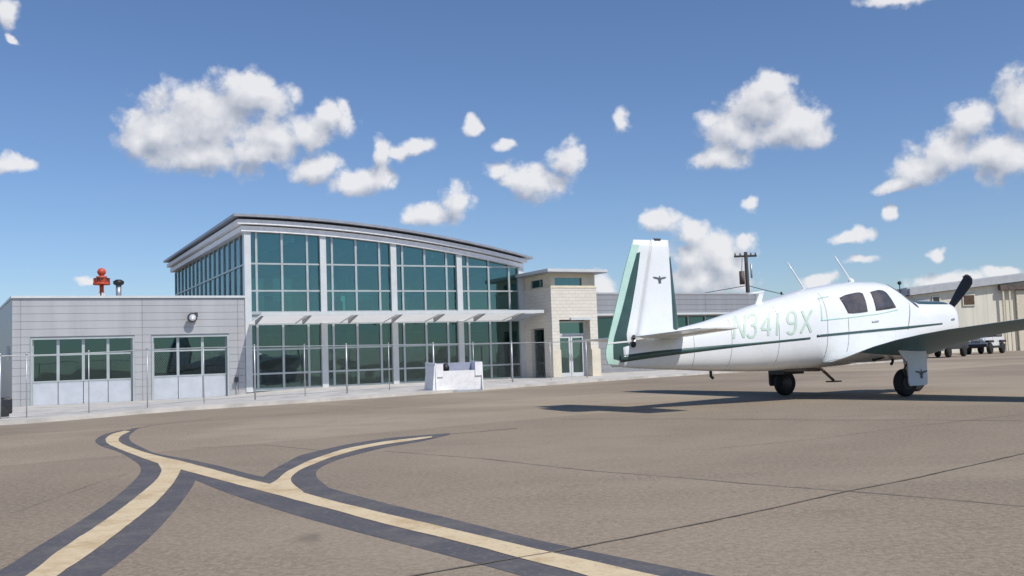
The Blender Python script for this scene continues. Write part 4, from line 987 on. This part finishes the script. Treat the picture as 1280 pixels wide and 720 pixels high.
# ------------------------------------------------------------------ vehicles
def wheel_mesh(r, w_):
    return (MB().lathe([(r*.55,-w_),(r*.9,-w_),(r,-w_*.6),(r,w_*.6),(r*.9,w_),(r*.55,w_)], axis='y', n=20), MB().lathe([(.02,-w_*.9),(r*.5,-w_*.95),(r*.55,-w_*.3),(r*.55,w_*.3),(r*.5,w_*.95),(.02,w_*.9)], axis='y', n=14))
def add_wheels(t_, xs_, yw, r=.40, w_=.13):
    for x in xs_:
        for s_ in (-1, 1):
            a, b_ = wheel_mesh(r, w_); o = a.build('wheel', M_rubber, t_); o.location = (x, s_*yw, r)
            MB_ = b_.build('hub', M_chrome, o)
def jeep(loc, rz_, bodym, topm, label, trimm, sc_=1.0):
    t_ = thing('parked_jeep', label, 'jeep', loc, rz_, None)
    # x forward; length 4.0
    bevel(MB().prism([(-1.95,.55),(1.95,.55),(1.98,.95),(1.9,1.16),(.55,1.22),(-1.95,1.22)], -.72, .72).build('body', bodym, t_), .05)
    bevel(MB().prism([(.50,1.22),(-1.9,1.22),(-1.86,1.84),(.18,1.88)], -.66, .66).build('cab', topm, t_), .05)
    for s_ in (-1, 1):
        bevel(MB().box(.85, 2.0, s_*.66, s_*.92, .82, .98).build('fender', trimm, t_), .03)
        bevel(MB().box(-1.9, -.85, s_*.66, s_*.92, .82, .98).build('fender', trimm, t_), .03)
        MB().box(-.85, .85, s_*.70, s_*.86, .42, .52).build('side_step', trimm, t_)
        MB().prism([(.28,1.3),(-.45,1.3),(-.45,1.74),(.12,1.76)], s_*.655, s_*.672).build('side_window', M_cglass, t_)
        MB().prism([(-.6,1.3),(-1.6,1.3),(-1.58,1.74),(-.6,1.74)], s_*.655, s_*.672).build('side_window', M_cglass, t_)
        MB().lathe([(.01,1.97),(.14,1.97),(.15,2.02),(.01,2.04)], o=(0, s_*.48, .98), axis='x', n=14).build('headlight', M_light, t_)
        MB().box(.45, .55, s_*.70, s_*.95, 1.3, 1.5).build('mirror', M_black, t_)
    MB().hexa([(.51,-.6,1.26),(.53,-.6,1.26),(.53,.6,1.26),(.51,.6,1.26),(.20,-.58,1.80),(.22,-.58,1.80),(.22,.58,1.80),(.20,.58,1.80)]).build('windshield', M_cglass, t_)
    MB().box(2.0, 2.22, -.8, .8, .50, .72).build('bumper', M_black, t_); MB().box(-2.15, -1.97, -.75, .75, .50, .68).build('bumper', M_black, t_)
    for k in range(7): MB().box(1.975, 1.995, -.30+k*.09, -.26+k*.09, .80, 1.12).build('grille_slot', M_black, t_)
    MB().lathe([(.05,-2.0),(.33,-2.02),(.38,-2.12),(.33,-2.24),(.05,-2.26)], o=(0, 0, 1.15), axis='x', n=20).build('spare_wheel', M_rubber, t_)
    add_wheels(t_, (1.35, -1.35), .74)
    t_.scale = (1.14, 1.14, 1.14)
    return t_
jx, jy = ground(1232, 442.3)
jeep((jx, jy, 0), R(180+47), M_carw, M_black, 'white jeep with a black top parked before the cream hangar', M_black)
def pickup(loc, rz_, bodym, label):
    t_ = thing('parked_pickup', label, 'pickup truck', loc, rz_)
    bevel(MB().prism([(-2.6,.5),(2.5,.5),(2.55,.85),(2.45,1.08),(1.15,1.16),(-2.6,1.16)], -.88, .88).build('body', bodym, t_), .06)
    bevel(MB().prism([(1.2,1.16),(-.75,1.16),(-.62,1.72),(.42,1.74)], -.78, .78).build('cab', bodym, t_), .06)
    MB().box(-2.45, -.85, -.76, .76, 1.165, 1.175).build('bed', M_black, t_)
    for s_ in (-1, 1):
        MB().prism([(.95,1.2),(.15,1.2),(.15,1.66),(.4,1.67)], s_*.775, s_*.792).build('side_window', M_cglass, t_)
        MB().prism([(.05,1.2),(-.6,1.2),(-.52,1.66),(.05,1.66)], s_*.775, s_*.792).build('side_window', M_cglass, t_)
        MB().box(2.50, 2.56, s_*.52, s_*.84, .82, 1.0).build('headlight', M_light, t_)
        MB().box(.85, .98, s_*.86, s_*1.05, 1.16, 1.34).build('mirror', M_black, t_)
    MB().hexa([(1.12,-.7,1.2),(1.14,-.7,1.2),(1.14,.7,1.2),(1.12,.7,1.2),(.50,-.66,1.69),(.52,-.66,1.69),(.52,.66,1.69),(.50,.66,1.69)]).build('windshield', M_cglass, t_)
    MB().box(2.5, 2.68, -.85, .85, .42, .62).build('bumper', M_chrome, t_); MB().box(2.555, 2.57, -.5, .5, .78, 1.0).build('grille', M_black, t_)
    add_wheels(t_, (1.65, -1.6), .80, .38)
    t_.scale = (1.12, 1.12, 1.12)
    return t_
kx, ky = ground(1179, 446.6)
pickup((kx, ky, 0), R(180+50), M_card, 'dark pickup truck parked left of the white jeep under the wing')

# tow tractor mostly outside the left edge
tx, ty = ground(-36, 524)
tt_ = thing('tow_tractor', 'dark tow tractor at the far left edge showing one wheel', 'tractor', (tx, ty, gz(tx, ty)), R(30))
bevel(MB().prism([(-.9,.25),(.86,.25),(.86,.62),(.2,.66),(.1,.9),(-.9,.9)], -.42, .42).build('body', M_card, tt_), .03)
MB().box(-.55, -.15, -.3, .3, .905, 1.02).build('seat', M_black, tt_); MB().tube([(.12,0,.85),(.0,0,1.1)], .02, 6).build('steering_column', M_black, tt_)
add_wheels(tt_, (.55, -.55), .42, .24, .08)
# side lamps of the garage, dark metal gate at the left edge
gl_ = thing('wall_lamp', 'small white lamp on the shaded side wall of the garage wing', 'lamp', fworld(G0, 1.6, 1.9), BA)
MB().box(-.16, .02, -.16, .16, -.2, .2).build('housing', M_white, gl_); MB().box(-.14, -.02, -.12, .12, -.3, -.202).build('lens', M_light, gl_)
